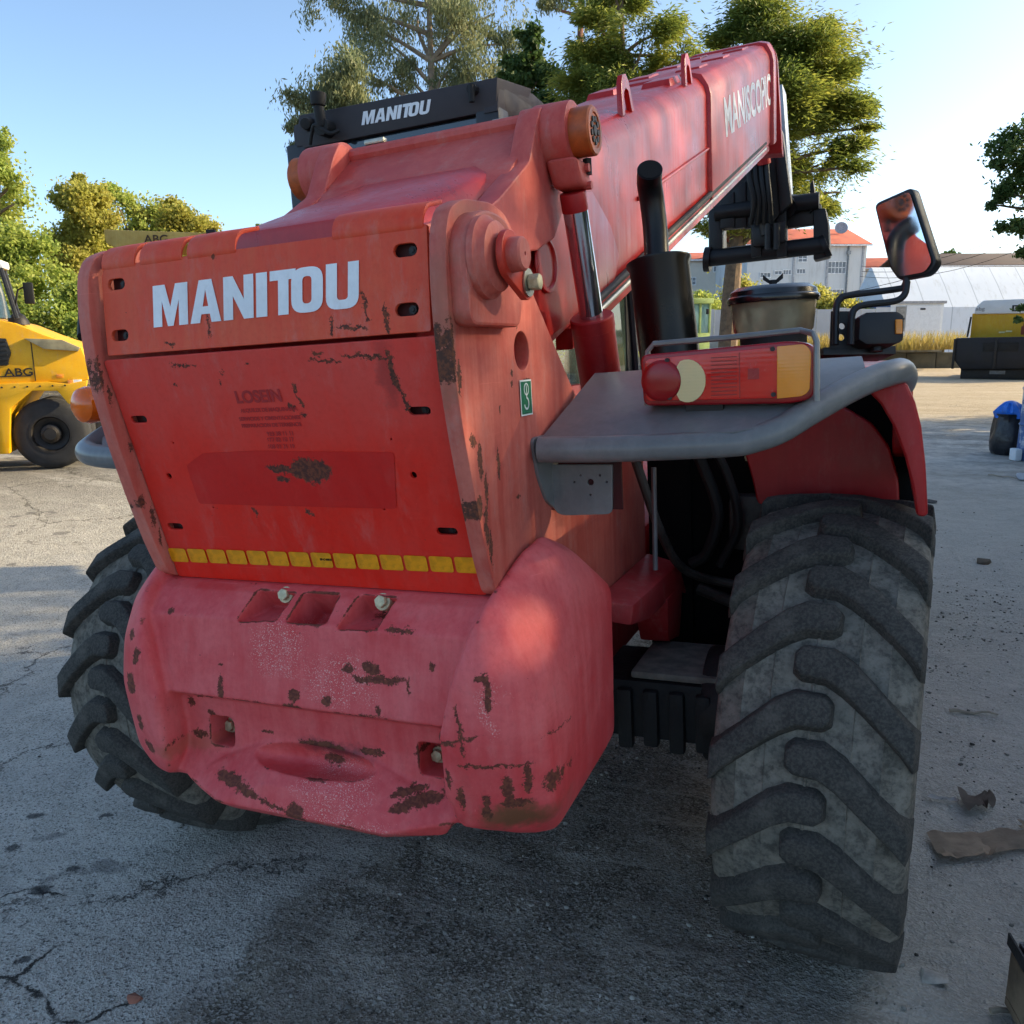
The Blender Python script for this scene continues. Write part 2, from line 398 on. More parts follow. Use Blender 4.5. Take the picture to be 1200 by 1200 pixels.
# yellow reflective strip: fourteen tiles
tape = simple('reflective_yellow', (226, 150, 10), .35, var=.14, scale=70, spec=.6)
t0, t1 = loc(LO, 194.6, 640.8), loc(LO, 566, 652); n = 14
tw = (t1[0]-t0[0]-.012)/n
tl = Matrix.Translation((0, 0, .0026))
me = sheet([round_poly([(0, -.036), (tw*.90, -.036), (tw*.90, 0), (0, 0)], .006, 3)], .0006, LO @ tl, tape)
for i in range(n):
    v = LO.to_3x3() @ Vector((t0[0]+.006+i*tw, t0[1]+(t1[1]-t0[1])*i/n-.002, 0)); obj('reflector_tile', me, low, loc=v)
dm = simple('print_dark', (60, 40, 14), .6)
q = loc(LO, 383, 655)
obj('approval_mark', text_mesh('E9 C 00821', .0065, dm, LO @ Matrix.Translation((q[0], q[1], .0036)), .0001), low)
# a cleaner patch left by an old sticker, and its ghost lettering
patch = paint('clean_patch', (206, 20, 14), (204, 36, 32), .36, lowchips, 0, (48, 42, 34), speck=.8, dust=.08)
pp = [loc(LO, *p) for p in ((219, 545), (238, 531), (300, 528), (462, 530), (465, 596), (234, 590))]
obj('old_sticker_patch', sheet([round_poly(pp, .008, 3)], .0004, LO @ Matrix.Translation((0, 0, .0016)), patch), low)
ghost = simple('ghost_lettering', (170, 38, 40), .55, var=.1)
gm = B()
for s_, px, py, sz, bo in (('LOSEIN', 303, 465, .036, .0012), ('ALQUILER DE MAQUINARIA', 315, 480, .0115, .0003), ('SERVICIOS Y CIMENTACIONES', 316, 490, .0115, .0003), ('PREPARACION DE TERRENOS', 318, 498, .0115, .0003), ('923 38 11 11', 329, 508, .013, .0003), ('677 02 10 17', 329, 515, .013, .0003), ('608 01 31 19', 330, 523, .013, .0003)):
    q = loc(LO, px, py); me = text_mesh(s_, sz, ghost, LO @ Matrix.Translation((q[0], q[1], .0016)), bo, thick=.0001); gm.b.from_mesh(me)
obj('ghost_lettering', gm.mesh(ghost, smooth=False), low)

# --- the maker's name in heavy condensed capitals, drawn as outlines (unit height)
def glyph(ch):
    s_ = .27
    if ch == 'M': return [[(0, 0), (.24, 0), (.24, .62), (.40, 0), (.55, 0), (.71, .62), (.71, 0), (.95, 0), (.95, 1), (.62, 1), (.475, .45), (.33, 1), (0, 1)]], .95
    if ch == 'A': return [[(0, 0), (.25, 0), (.29, .20), (.52, .20), (.56, 0), (.81, 0), (.57, 1), (.24, 1)], [(.33, .38), (.405, .78), (.48, .38)]], .81
    if ch == 'N': return [[(0, 0), (.24, 0), (.24, .55), (.52, 0), (.76, 0), (.76, 1), (.52, 1), (.52, .45), (.24, 1), (0, 1)]], .76
    if ch == 'I': return [[(0, 0), (s_, 0), (s_, 1), (0, 1)]], s_
    if ch == 'T': return [[(.20, 0), (.45, 0), (.45, .78), (.62, .78), (.62, 1), (0, 1), (0, .78), (.20, .78)]], .52
    if ch == 'O': return [round_poly([(0, 0), (.74, 0), (.74, 1), (0, 1)], .30, 6), round_poly([(.26, .20), (.48, .20), (.48, .80), (.26, .80)], .10, 5)], .74
    if ch == 'U': return [round_poly([(0, 0), (.74, 0), (.74, 1), (.50, 1), (.50, .20), (.25, .20), (.25, 1), (0, 1)], [.28, .28, 0, 0, .09, .09, 0, 0], 6)], .74
def wordmark(M4, x0, x1, h, m, parent, shear=0, lift=.0012, thick=.0008):
    x = 0; L = []
    for ch in 'MANITOU':
        g, wd = glyph(ch); L.append(([[(a+x, b) for a, b in l] for l in g], ch)); x += wd+(.0 if ch == 'T' else .07)
    x -= .07; k = (x1-x0)/(x+shear)
    bb = B()
    for g, ch in L:
        me = sheet([[(x0+a*k+b*shear*k, b*h) for a, b in l] for l in g], thick, M4 @ Matrix.Translation((0, 0, lift+thick+(.0003 if ch == 'O' else 0))), m); bb.b.from_mesh(me)
    return obj('lettering', bb.mesh(m, smooth=False), parent)
white = paint('white_vinyl', (238, 240, 242), (222, 225, 228), .42, speck=.72, dust=.18, chipcol=(150, 70, 60), streak=.3)
a, b_ = loc(UP, 181, 384), loc(UP, 424, 360); hh = loc(UP, 385, 312)[1]-loc(UP, 385, 366)[1]
tilt = math.atan2(b_[1]-a[1], b_[0]-a[0])
wordmark(UP @ Matrix.Translation((a[0], a[1], 0)) @ Matrix.Rotation(tilt, 4, 'Z'), 0, b_[0]-a[0], hh, white, up, .06)

# --- side plates of the tail, boss, pivot pin
side_ch = [((.45, yc_, zc_), (1, ry, rz), 0) for yc_, zc_, ry, rz in ((-.318, 1.665, .006, .05), (-.30, 1.62, .006, .03), (-.262, 1.50, .012, .012), (-.235, 1.46, .008, .03), (-.215, 1.40, .006, .03), (-.25, 1.37, .012, .02), (-.225, 1.33, .008, .035), (-.21, 1.28, .006, .03),
    (-.15, 1.44, .004, .03), (-.06, 1.36, .01, .004), (-.13, 1.55, .004, .006), (.02, 1.60, .02, .003), (-.02, 1.74, .003, .03), (-.06, 1.62, .006, .006), (-.06, 1.60, .005, .004))]
sidem = paint('side_plate_red', (182, 72, 60), (204, 114, 98), .5, side_ch, speck=.73, dust=.45, streak=.75, scr=.2,
    soft=[((.44, -.33, 1.62), (.06, .035, .4), 0, (150, 96, 74), .55), ((.44, -.20, 1.90), (.1, .12, .05), 0, (156, 100, 78), .5)])
sp = [(-.196, 1.186), (-.228, 1.27), (-.262, 1.385), (-.294, 1.514), (-.316, 1.63), (-.322, 1.72), (-.322, 1.80), (-.312, 1.875), (-.290, 1.915), (-.235, 1.937), (-.117, 1.947), (-.05, 1.935), (-.008, 1.905), (.084, 1.785), (.328, 1.559),
      (.50, 1.43), (.98, 1.40), (.98, .985), (.42, .97), (.05, 1.02), (-.13, 1.165)]
hole = circle(.003, 1.664, .043, 24)
Xf = lambda x: frame((x, 0, 0), (0, 1, 0), (0, 0, 1))
spr = round_poly(sp, .02, 3)
obj('side_plate', sheet([spr, hole], .030, Xf(.449), sidem, .002), TH)
obj('side_plate', sheet([spr, hole], .030, Xf(-.419), sidem, .002), TH)
bs = obj('boss_plate', sheet([round_poly([(-.305, 1.716), (-.305, 1.855), (-.262, 1.902), (-.20, 1.915), (-.12, 1.908), (-.045, 1.82), (-.085, 1.716)], [.025, .04, .03, .03, .05, .03, .015], 5)], .026, Xf(.484), sidem, .006), TH)
bx = .484
c0 = onX(.52, 588, 300); c0 = (0, c0.y, c0.z)
P_ = lambda x, y, z: (x, y, z)
b = B().lathe((bx, c0[1], c0[2]), (1, 0, 0), [(0, .001), (0, .074), (.012, .074), (.018, .066), (.03, .062), (.034, .052), (.034, 0)])
b.build('pivot_flange', sidem, bs)
bolt_c = onX(.545, 621, 331)
# locking tab: capsule between pin and bolt
d2 = Vector((bolt_c.y-c0[1], bolt_c.z-c0[2])); L_ = d2.length; d2.normalize(); nn = Vector((-d2.y, d2.x))
cap = []
ang0 = math.atan2(d2.y, d2.x)
for j in range(13): a = ang0+math.pi/2+math.pi*j/12; cap.append((c0[1]+.043*math.cos(a), c0[2]+.043*math.sin(a)))
for j in range(9): a = ang0-math.pi/2+math.pi*j/8; cap.append((bolt_c.y+.030*math.cos(a), bolt_c.z+.030*math.sin(a)))
obj('lock_tab', sheet([cap], .010, Xf(.540), paint('tab_red', (186, 44, 30), (196, 70, 52), .42, speck=.75), .0015), bs)
b = B().lathe((.54, c0[1], c0[2]), (1, 0, 0), [(0, .031), (.022, .030), (.026, .026), (.026, .004), (.022, .003), (.022, 0)], 28); b.build('pivot_pin', sidem, bs)
b = B().lathe((.541, bolt_c.y, bolt_c.z), (1, 0, 0), [(0, .026), (.003, .026), (.0032, .015), (.0032, 0)], 28)
b.build('washer', steel, bs); B().cyl((.545, bolt_c.y, bolt_c.z), (.566, bolt_c.y, bolt_c.z), .0155, n=6).build('tab_bolt', boltm, bs, .0015)
# lifting-point sticker
green = simple('sticker_green', (16, 108, 72), .4, var=.08); wh = simple('sticker_white', (224, 230, 226), .45, var=.05)
y0, z0, y1, z1 = -.024, 1.527, .040, 1.603
st = obj('lifting_sticker', sheet([[(y0, z0), (y1, z0), (y1, z1), (y0, z1)]], .0004, Xf(.4518), wh), TH)
g_ = .0035; cy_ = (y0+y1)/2
obj('sticker_field', sheet([[(y0+g_, z0+g_), (y1-g_, z0+g_), (y1-g_, z1-g_), (y0+g_, z1-g_)]], .0003, Xf(.4523), green), st)
hk = []
b = B()
def flat_stroke(pts, w_):
    for i in range(len(pts)-1):
        p, q = Vector(pts[i]), Vector(pts[i+1]); t = (q-p).normalized()*w_*.5; nv = Vector((-t.y, t.x)); p, q = p-t*.3, q+t*.3
        b.poly([(.4527, *(p+nv)), (.4527, *(p-nv)), (.4527, *(q-nv)), (.4527, *(q+nv))], [(0, 1, 2, 3)])
flat_stroke([(cy_+.012*math.cos(a), z1-.020+.012*math.sin(a)) for a in np.linspace(0, 2*math.pi, 17)], .0035)
flat_stroke([(cy_, z1-.012), (cy_, z1-.034)], .003)
flat_stroke([(cy_, z1-.034)]+[(cy_-.002+.012*math.cos(a), z0+.026+.012*math.sin(a)) for a in np.linspace(1.4, -2.9, 12)], .0045)
b.build('hook_symbol', wh, st)

# --- counterweight casting
cwP = Vector((0, -.295, .9)); cwN = Vector((0, 1, 0))
def cw_chip(px, py, rx, rz, a=0, k=.00150):
    p = onP(cwP, cwN, px, py); return (p, (rx*k, .16, rz*k), a)
cwch = [cw_chip(*c) for c in ((164, 796, 10, 15), (170, 765, 5, 13, -30), (160, 742, 5, 7), (172, 842, 6, 14, -20), (180, 872, 12, 8, -25), (258, 808, 4.5, 17), (228, 823, 30, 3, 9), (215, 818, 10, 3, 8), (285, 823, 35, 1.8, 2), (341, 829, 14, 5), (343, 815, 8, 8), (383, 822, 6, 7),
    (440, 799, 38, 4.5, 3), (476, 806, 2, 12), (430, 786, 13, 7, -20), (404, 787, 9, 5), (442, 833, 3, 6), (501, 785, 3, 5), (460, 745, 22, 2.5), (415, 742, 20, 2), (400, 838, 60, 1.4, 4), (470, 852, 45, 1.8, 5), (206, 832, 6, 9, 30), (228, 846, 6, 6), (215, 870, 17, 4.5), (295, 870, 9, 3),
    (275, 913, 34, 6, -3), (300, 922, 16, 5), (360, 886, 40, 5), (368, 908, 18, 9), (420, 895, 20, 4), (357, 945, 14, 12), (330, 935, 30, 2, -12), (485, 945, 34, 7, 14), (470, 935, 22, 4, 12), (517, 934, 12, 6), (480, 893, 16, 4, 30), (548, 930, 3, 16), (575, 812, 3.5, 20, 4), (568, 792, 7, 4),
    (594, 930, 5, 24), (572, 945, 4, 18), (612, 920, 3.5, 18, -8), (632, 935, 6, 14), (580, 895, 40, 1.6, -3), (640, 885, 16, 1.6, -18), (548, 850, 1.8, 34, 5), (640, 853, 6, 3), (543, 860, 30, 2, 15), (657, 905, 1.5, 20), (535, 902, 3, 12), (600, 945, 16, 5), (188, 720, 6, 3), (310, 955, 22, 3, 12), (255, 780, 3, 2))]
cwm = paint('casting_pink', (206, 58, 62), (224, 106, 106), .52, cwch, .524, (74, 44, 32), speck=.72, dust=.14, streak=.45, scr=.35,
    soft=[(onP(cwP, cwN, 600, 965), (.10, .3, .045), 0, (112, 74, 48), .95), (onP(cwP, cwN, 375, 892), (.13, .3, .035), 0, (84, 44, 52), .75), (onP(cwP, cwN, 410, 972), (.22, .2, .022), 0, (120, 60, 40), .8), (onP(cwP, cwN, 215, 880), (.10, .3, .03), 0, (178, 96, 76), .6)],
    whites=[(onP(cwP, cwN, 320, 765), (.09, .3, .07)), (onP(cwP, cwN, 395, 800), (.10, .3, .07)), (onP(cwP, cwN, 390, 925), (.12, .3, .05)), (onP(cwP, cwN, 400, 958), (.2, .3, .03)), (onP(cwP, cwN, 580, 830), (.02, .3, .06))])
b = B()
prof = [(.25, 1.172), (-.185, 1.172), (-.215, 1.160), (-.268, 1.112), (-.297, .932), (-.245, .905), (-.238, .83), (-.245, .77), (-.280, .725), (-.275, .712), (-.23, .70), (.25, .70)]
b.px(prof, -.43, .43)
b.hull([(x, y, z) for x, y, z in ((-.13, -.24, .815), (.13, -.24, .815), (-.09, -.315, .75), (.09, -.315, .75), (-.36, -.25, .73), (.36, -.25, .73), (-.36, -.28, .715), (.36, -.28, .715), (-.22, -.334, .694), (.22, -.334, .694), (-.20, -.30, .664), (.20, -.30, .664), (-.33, -.27, .676), (.33, -.27, .676), (-.3, 0, .66), (.3, 0, .66))])
for s_ in (1, -1):
    pts = [(.39, -.302, .728), (.45, -.285, .735), (.50, -.21, .682), (.53, -.15, .664), (.556, -.22, .75), (.50, -.272, .775), (.40, -.12, .672), (.40, -.26, .715),
        (.372, -.326, .80), (.37, -.331, .93), (.465, -.316, .93), (.515, -.280, .94), (.546, -.225, .94), (.560, -.12, .94), (.405, -.318, 1.06), (.468, -.302, 1.05), (.515, -.258, 1.04), (.545, -.19, 1.03),
        (.43, -.272, 1.145), (.486, -.240, 1.135), (.528, -.17, 1.11), (.455, -.19, 1.205), (.508, -.14, 1.18), (.465, -.09, 1.25), (.513, -.06, 1.215), (.543, -.03, 1.15), (.465, 0, 1.264), (.516, 0, 1.228), (.545, .05, 1.15),
        (.465, .10, 1.228), (.516, .10, 1.19), (.465, .24, 1.115), (.556, .22, 1.085), (.556, .20, .73), (.465, .20, .69)]
    pts = [(s_*x, y, z) for x, y, z in pts]
    hb = remeshed(B().hull(pts).mesh(smooth=False), .011, 14); hb.transform(Matrix.Translation((s_*.46, -.03, .94)) @ Matrix.Diagonal((1.10, 1.025, 1.03, 1)) @ Matrix.Translation((-s_*.46, .03, -.94))); b.b.from_mesh(hb)
base = b.mesh()
c = B()
def wedge(xa, xb, deep_=.09):
    c.hull([(xa+.012, -.205, 1.175), (xb+.012, -.205, 1.175), (xa-.004, -.32, 1.122), (xb-.012, -.32, 1.122), (xa+.012, -.18, 1.20), (xb+.012, -.18, 1.20), (xa, -.32, 1.26), (xb, -.32, 1.26), (xa+.012, -.15, 1.115), (xb+.012, -.15, 1.115), (xa+.012, -.15, 1.22), (xb+.012, -.15, 1.22)])
pk = lambda px, py: onP((0, -.240, 1.136), (0, -.67, .74), px, py)
def pocket(quad, depth):
    Q = [pk(*q) for q in quad]; d = Vector((0, .67, -.74)).normalized()
    c.hull([q-d*.05 for q in Q]+[q+d*dd for q, dd in zip(Q, depth)])
pocket(((303, 690), (347, 694), (323, 727), (277, 727)), (.075, .075, .018, .016))
pocket(((357, 693), (398, 695), (382, 731), (335, 729)), (.10, .10, .085, .085))
pocket(((422, 695), (466, 699), (440, 738), (394, 736)), (.075, .075, .016, .018))
for px, py, sx in ((260, 856, .036), (508, 890, .036)):
    p = onY(-.24, px, py); q = Vector((p.x, 0, p.z))
    L = round_poly([(q.x-sx, q.z-.038), (q.x+sx, q.z-.038), (q.x+sx, q.z+.036), (q.x-sx, q.z+.036)], .014, 4); c.py(L, -.45, -.165)
sc_b = bmesh.new(); bmesh.ops.create_icosphere(sc_b, subdivisions=3, radius=1)
sc_b.transform(Matrix.Translation((.0, -.312, .822)) @ Matrix.Rotation(rad(-30), 4, 'X') @ Matrix.Diagonal((.20, .115, .042, 1))); scoop = bpy.data.meshes.new('t'); sc_b.to_mesh(scoop)
me = remeshed(base, .0042, 4, [c.mesh(smooth=False), scoop])
fin(me, cwm, 60); cw = obj('counterweight', me, TH)
pkm = boltm
for px, py, y in ((331, 692, -.158), (445, 700, -.158), (272, 849, -.175), (515, 884, -.175)):
    p = onY(y, px, py) if py > 760 else pk(px, py)+Vector((0, .67, -.74))*.018; dz = Vector((0, -1, .12 if py > 760 else .35)).normalized()
    B().cyl(p+dz*-.04, p+dz*.004, .019, n=20).cyl(p+dz*.004, p+dz*.016, .0140, n=6).build('counterweight_bolt', pkm, cw, .002)

# --- boom: box section raised and swung two degrees to the right
BN = Vector((math.cos(rad(2)), -math.sin(rad(2)), 0)); BP = Vector((.27, 0, 0)); bp = lambda px, py, off=0: onP(BP+BN*off, BN, px, py)
bl0, bl1 = bp(703, 350), bp(900, 165); tl0, tl1 = bp(722, 155), bp(903, 62)
bd = (bl1-bl0).normalized(); td = (tl1-tl0).normalized()
bot = lambda y: bl0+bd*((y-bl0.y)/bd.y)
top = lambda y: tl0+td*((y-tl0.y)/td.y)
boomm = paint('boom_red', (176, 16, 14), (190, 42, 38), .26, speck=.76, dust=.04, streak=.8, spec=.5, soft=[((.3, 1.4, 2.1), (.2, .3, .5), 0, (140, 20, 28), .4)])
def bsec(y, gx=0, gz=0):
    """boom cross-section at y: rounded top edges, in machine space"""
    lo, hi = bot(y), top(y); wd = .54+2*gx; ax = BN
    R0 = lo+ax*gx; H = hi.z-lo.z
    pts = [(0, 0-gz), (0, H*.92), (-.012, H+gz*.3), (-.045, H+.045+gz), (-.10, H+.062+gz), (-wd+.10, H+.062+gz), (-wd+.045, H+.045+gz), (-wd+.012, H), (-wd, H*.92), (-wd, -gz)]
    return [R0+ax*a+Vector((0, 0, h)) for a, h in pts]
boom = B()
YE = bp(905, 64).y-.12
ys = [-.12, .5, 1.2, 2.5, 4, 5.0, YE-.05]
secs = [bsec(y) for y in ys]; n_ = len(secs[0])
V = [p for s_ in secs for p in s_]
boom.poly(V, [(k*n_+i, k*n_+(i+1) % n_, (k+1)*n_+(i+1) % n_, (k+1)*n_+i) for k in range(len(ys)-1) for i in range(n_)]+[tuple(range(n_)), tuple(range((len(ys)-1)*n_, len(ys)*n_))[::-1]])
bm_ = boom.build('boom', boomm, TH, .012, 2)
# front collar and flared end flange
b = B()
for ya, yb, g_ in ((bp(833, 112, .02).y, YE-.08, .022), (YE-.12, YE, .045)):
    b.loft(bsec(ya, g_, g_*.6), bsec(yb, g_, g_*.6))
b.build('boom_collar', boomm, bm_, .01)
fl = [bp(903, 62, .03), bp(911, 62, .03), bp(923, 150, .03), bp(912, 160, .03), bp(897, 156, .03)]
y_f = 6.2
fo = bsec(YE, .05, .02); fl2 = [p.copy() for p in fo]
for p in fl2: p.y += .05
fl2[0] = fl2[0]+Vector((.02, .16, -.07)); fl2[-1] = fl2[-1]+Vector((-.02, .16, -.02)); fo2 = [p.copy() for p in fo]; fo2[0] = fo2[0]+Vector((.02, .10, -.06)); fo2[-1] = fo2[-1]+Vector((-.02, .12, -.02))
B().loft(fo2, fl2).build('end_flange', deep, bm_, .006)
# lower corner rail, a seam along the side, stiffener at the near end
rail = [bot(y)+BN*.004+Vector((0, 0, -.03)) for y in (.75, YE-.1)]
railm = simple('rail_edge', (150, 110, 86), .4, .2, var=.3)
b = B(); v0, v1 = rail
b.loft([v0+BN*-.05+Vector((0, 0, -.035)), v0+BN*.006+Vector((0, 0, -.035)), v0+BN*.006+Vector((0, 0, .028)), v0+BN*-.05+Vector((0, 0, .028))], [v1+BN*-.05+Vector((0, 0, -.035)), v1+BN*.006+Vector((0, 0, -.035)), v1+BN*.006+Vector((0, 0, .028)), v1+BN*-.05+Vector((0, 0, .028))])
b.build('lower_rail', boomm, bm_, .004)
b = B().tube([bot(y)+BN*.012+Vector((0, 0, .012)) for y in (.8, 2.0, 4, YE-.3)], .014, 10); b.build('hose_line', blackmat, bm_)
b = B().tube([bot(y)+BN*.016+Vector((0, 0, -.022)) for y in (.8, 2.0, 4, YE-.3)], .010, 10); b.build('steel_pipe', steel, bm_)
B().tube([bp(748, 233, .004), bp(787, 205, .004), bp(850, 160, .004)], .008, 8).build('weld_seam', boomm, bm_)
st_ = [bp(690, 225), bp(712, 265), bp(722, 300), bp(716, 332), bp(706, 345), bp(640, 395), bp(610, 380), bp(640, 230)]
b = B().loft([p+BN*.001 for p in st_], [p+BN*.012 for p in st_]); b.build('stiffener_plate', boomm, bm_, .003)
hc = bp(639, 310, .013); rr = .06
b = B().lathe(hc, BN, [(0, 0), (0, .075), (.004, .078), (.008, .075), (.008, .066), (.002, .062), (.002, 0)], 30); b.build('hole_ring', boomm, bm_)
# top: bolted pads and lifting eyes
def eye(px, py, h, off):
    p = bp(px, py, off); p = p+Vector((0, 0, 0)); q = Vector((p.x, p.y, top(p.y).z+.035))
    u = td; up_ = Vector((0, 0, 1))
    F = frame(q, BN*-1 if False else td, up_)
    L = [(-.075, 0), (-.045, h*.8), (-.02, h), (.02, h), (.045, h*.8), (.075, 0), (.045, 0), (.03, h*.55), (0, h*.68), (-.03, h*.55), (-.045, 0)]
    o = obj('lifting_eye', sheet([L], .016, F, boomm, .002), bm_)
eye(737, 138, .125, -.03); eye(808, 104, .125, -.03)
for y in (2.4, 3.0, 3.6, 4.2, YE-.45):
    for sx in (-.14, -.40):
        b = B()
        p = top(y)+BN*sx+Vector((0, 0, .05)); b.loft([p+BN*-.07+td*-.12, p+BN*.07+td*-.12, p+BN*.07+td*.12, p+BN*-.07+td*.12], [p+BN*-.06+td*-.10+Vector((0, 0, .035)), p+BN*.06+td*-.10+Vector((0, 0, .035)), p+BN*.06+td*.10+Vector((0, 0, .035)), p+BN*-.06+td*.10+Vector((0, 0, .035))]); b.build('wear_pad', boomm, bm_, .004)
# side lettering on a lighter band
q0, q1, q2, q3 = bp(851, 161, .0225), bp(904, 122, .0225), bp(903, 86, .0225), bp(850, 111, .0225)
MS = frame(q0, (q1-q0), (q3-q0)); wl_ = (q1-q0).length; ht = (q3-q0).length*.92
def fit_text(s_, x0, x1, y0, y1, m, bold, lift):
    me = text_mesh(s_, 1.0, m, Matrix.Identity(4), bold, align='LEFT', thick=.0)
    v = np.array([x.co[:] for x in me.vertices]); a, b2 = v.min(0), v.max(0)
    k = Matrix.Translation((x0, y0, lift)) @ Matrix.Diagonal(((x1-x0)/(b2[0]-a[0]), (y1-y0)/(b2[1]-a[1]), 1, 1)) @ Matrix.Translation((-a[0], -a[1], 0))
    me.transform(MS @ k); return me
obj('lettering', fit_text('MANI', 0, wl_*.40, 0, ht, white, .022, .001), bm_)
bb = B(); bb.b.from_mesh(fit_text('SCOPIC', wl_*.41, wl_*1.0, 0, ht, white, .03, .001)); obj('lettering', bb.mesh(white, smooth=False), bm_)
obj('lettering_inline', fit_text('SCOPIC', wl_*.417, wl_*.993, ht*.06, ht*.94, boomm, -.045, .003), bm_)

# --- boom heel: cross plate, flank plates and the two cylinder pin bosses
heelm = paint('heel_red', (184, 56, 50), (200, 96, 86), .45, speck=.75, dust=.4, streak=.5)
T0, T1 = (-.31, .556, 2.255), (.32, .556, 2.262); Bz = [(-.31, .22, 1.985), (.32, .22, 1.995)]
hp = []
def quad_plate(Q, th, nm, m, par, bev=.006):
    Q = [Vector(q) for q in Q]; nv = (Q[1]-Q[0]).cross(Q[2]-Q[0]).normalized()*th
    return B().loft(Q, [q-nv for q in Q]).build(nm, m, par, bev)
heel = quad_plate([(-.30, .20, 1.985), (.30, .20, 1.995), (.30, .55, 2.262), (-.30, .55, 2.25)], .03, 'boom_heel', heelm, TH)
quad_plate([(-.30, -.16, 1.905), (.30, -.16, 1.915), (.30, .21, 1.998), (-.30, .21, 1.988)], .02, 'heel_deck', heelm, heel)
# rolled lip along the top, inner step
B().tube([(-.29, .56, 2.262), (.30, .56, 2.272)], .022, 10).build('heel_lip', heelm, heel)
L = [(.50, 2.285), (.46, 2.235), (.40, 2.13), (.20, 2.015), (.08, 1.96), (.06, 1.88), (.42, 1.925), (.555, 1.97), (.68, 2.10), (.62, 2.20), (.60, 2.27)]
for x in (.335, -.285):
    obj('heel_flank', sheet([round_poly(L, .015, 3)], .05, Xf(x), heelm, .005), heel)
for s_ in (1, -1):
    q = onY(.556, 660 if s_ > 0 else 392, 168 if s_ > 0 else 195)
    zb, yb = (2.222, .556)
    x0, x1 = (.335, .405) if s_ > 0 else (-.335, -.425)
    bo = B().cyl((x0*.9, yb, zb), (x1, yb, zb), .082, n=36).build('pin_boss', heelm, heel, .006)
    B().lathe((x1, yb, zb), (s_, 0, 0), [(-.01, .062), (.05, .062), (.055, .057), (.055, .045), (.052, .043), (.052, 0)], 32).build('pin_end', simple('orange_cap', (176, 84, 34), .5, var=.25, scale=30), bo)
    if s_ > 0:
        b = B()
        for k in range(9):
            a = 2*math.pi*k/9; p = Vector((x1+.052, yb+.028*math.cos(a), zb+.028*math.sin(a))); b.cyl(p, p+Vector((.004, 0, 0)), .008, n=8)
        b.cyl((x1+.052, yb, zb), (x1+.056, yb, zb), .014, n=12); b.build('grease_cap', darkmetal, bo)
        B().cyl((x1+.02, yb+.03, zb-.06), (x1+.02, yb+.03, zb-.10), .013, n=6).build('cap_bolt', darkmetal, bo)
# --- compensation cylinder hanging from the right boss
cyx = .385
A_ = Vector((cyx-.005, .556, 2.20)); r0_, r1_, b1_ = onX(cyx, 672, 232), onX(cyx, 694, 376), onX(cyx, 706, 470)
ax = (r1_-r0_).normalized()
cy = B().cyl(r1_-ax*.005, b1_+ax*.35, .062, n=36).lathe(r1_-ax*.01, ax, [(-.004, .0), (-.004, .06), (0, .0635), (.035, .0635), (.038, .061)], 36).build('lift_cylinder', deep, TH)
B().cyl(r0_, r1_+ax*.02, .034, n=32).build('piston_rod', chrome, cy)
B().cyl(r0_-ax*.015, r0_+ax*.035, .036, n=32).build('rod_collar', deep, cy, .003)
eyeb = B(); e0 = A_+Vector((0, 0, -.045))
sec = lambda p, hx, hy: [p+Vector((hx, -hy, 0)), p+Vector((hx, hy, 0)), p+Vector((-hx, hy, 0)), p+Vector((-hx, -hy, 0))]
eyeb.loft(sec(e0, .045, .06), sec(r0_-ax*.02, .040, .042)); eyeb.build('rod_eye', heelm, cy, .018, 3)
for dz in (.03, .075): B().cyl(r0_-ax*dz+Vector((.03, .02, 0)), r0_-ax*dz+Vector((.05, .02, 0)), .011, n=8).build('clamp_bolt', heelm, cy)

# --- right rear wing: sloping grey deck, tube bumper, tail light in its guard
PLP, PLN = Vector((.46, .06, 1.47)), Vector((0, -.4, 1)); dk = lambda px, py, off=0: onP(PLP+Vector((0, 0, off)), PLN, px, py)
Q = [dk(634, 513), dk(860, 506), dk(905, 497), dk(938, 480), dk(1014, 430), dk(1010, 417), dk(697, 437)]
nv = PLN.normalized()*.006
wing = B().loft(Q, [q-nv for q in Q]).build('rear_wing', greym, TH, .0015)
path = [onD(1.86, 632, 527), onD(1.81, 720, 526), onD(1.755, 850, 520), onD(1.745, 885, 514), onD(1.745, 915, 503), onD(1.765, 945, 485), onD(1.80, 985, 462), onD(1.83, 1020, 445), onD(1.855, 1044, 437), onD(1.90, 1056, 435), onD(1.98, 1060, 442), onD(2.05, 1058, 450)]
B().tube(smooth_path(path, 6), .0285, 24).build('tube_bumper', greym, wing)
ep = [(.02, 1.475), (.10, 1.475), (.24, 1.46), (.24, 1.30), (.15, 1.295), (.09, 1.325), (.045, 1.39)]
obj('wing_end_plate', sheet([round_poly(ep, .02, 3)], .006, Xf(.4565), greym, .001), wing)
# bracket with a ring of holes below the tube
fy = .13; bq = [onY(fy, *p) for p in ((642, 545), (717, 545), (717, 602), (650, 604))]
holes = []
for px, py, r_ in ((692, 565, .0085), (703, 557, .0035), (680, 557, .0035), (711, 565, .0035), (673, 565, .0035), (692, 580, .0035)):
    p = onY(fy, px, py); holes.append(circle(p.x, p.z, r_, 10))
FYm = frame((0, fy, 0), (1, 0, 0), (0, 0, 1))
br = obj('lamp_bracket', sheet([round_poly([(p.x, p.z) for p in bq], [.0, .0, .014, .03], 4)]+holes, .005, FYm, greym, .001), wing)
B().box((.47, fy+.006, 1.30), (.62, fy+.012, 1.42)).build('bracket_backing', simple('hole_dark', (60, 10, 10), .8), br)
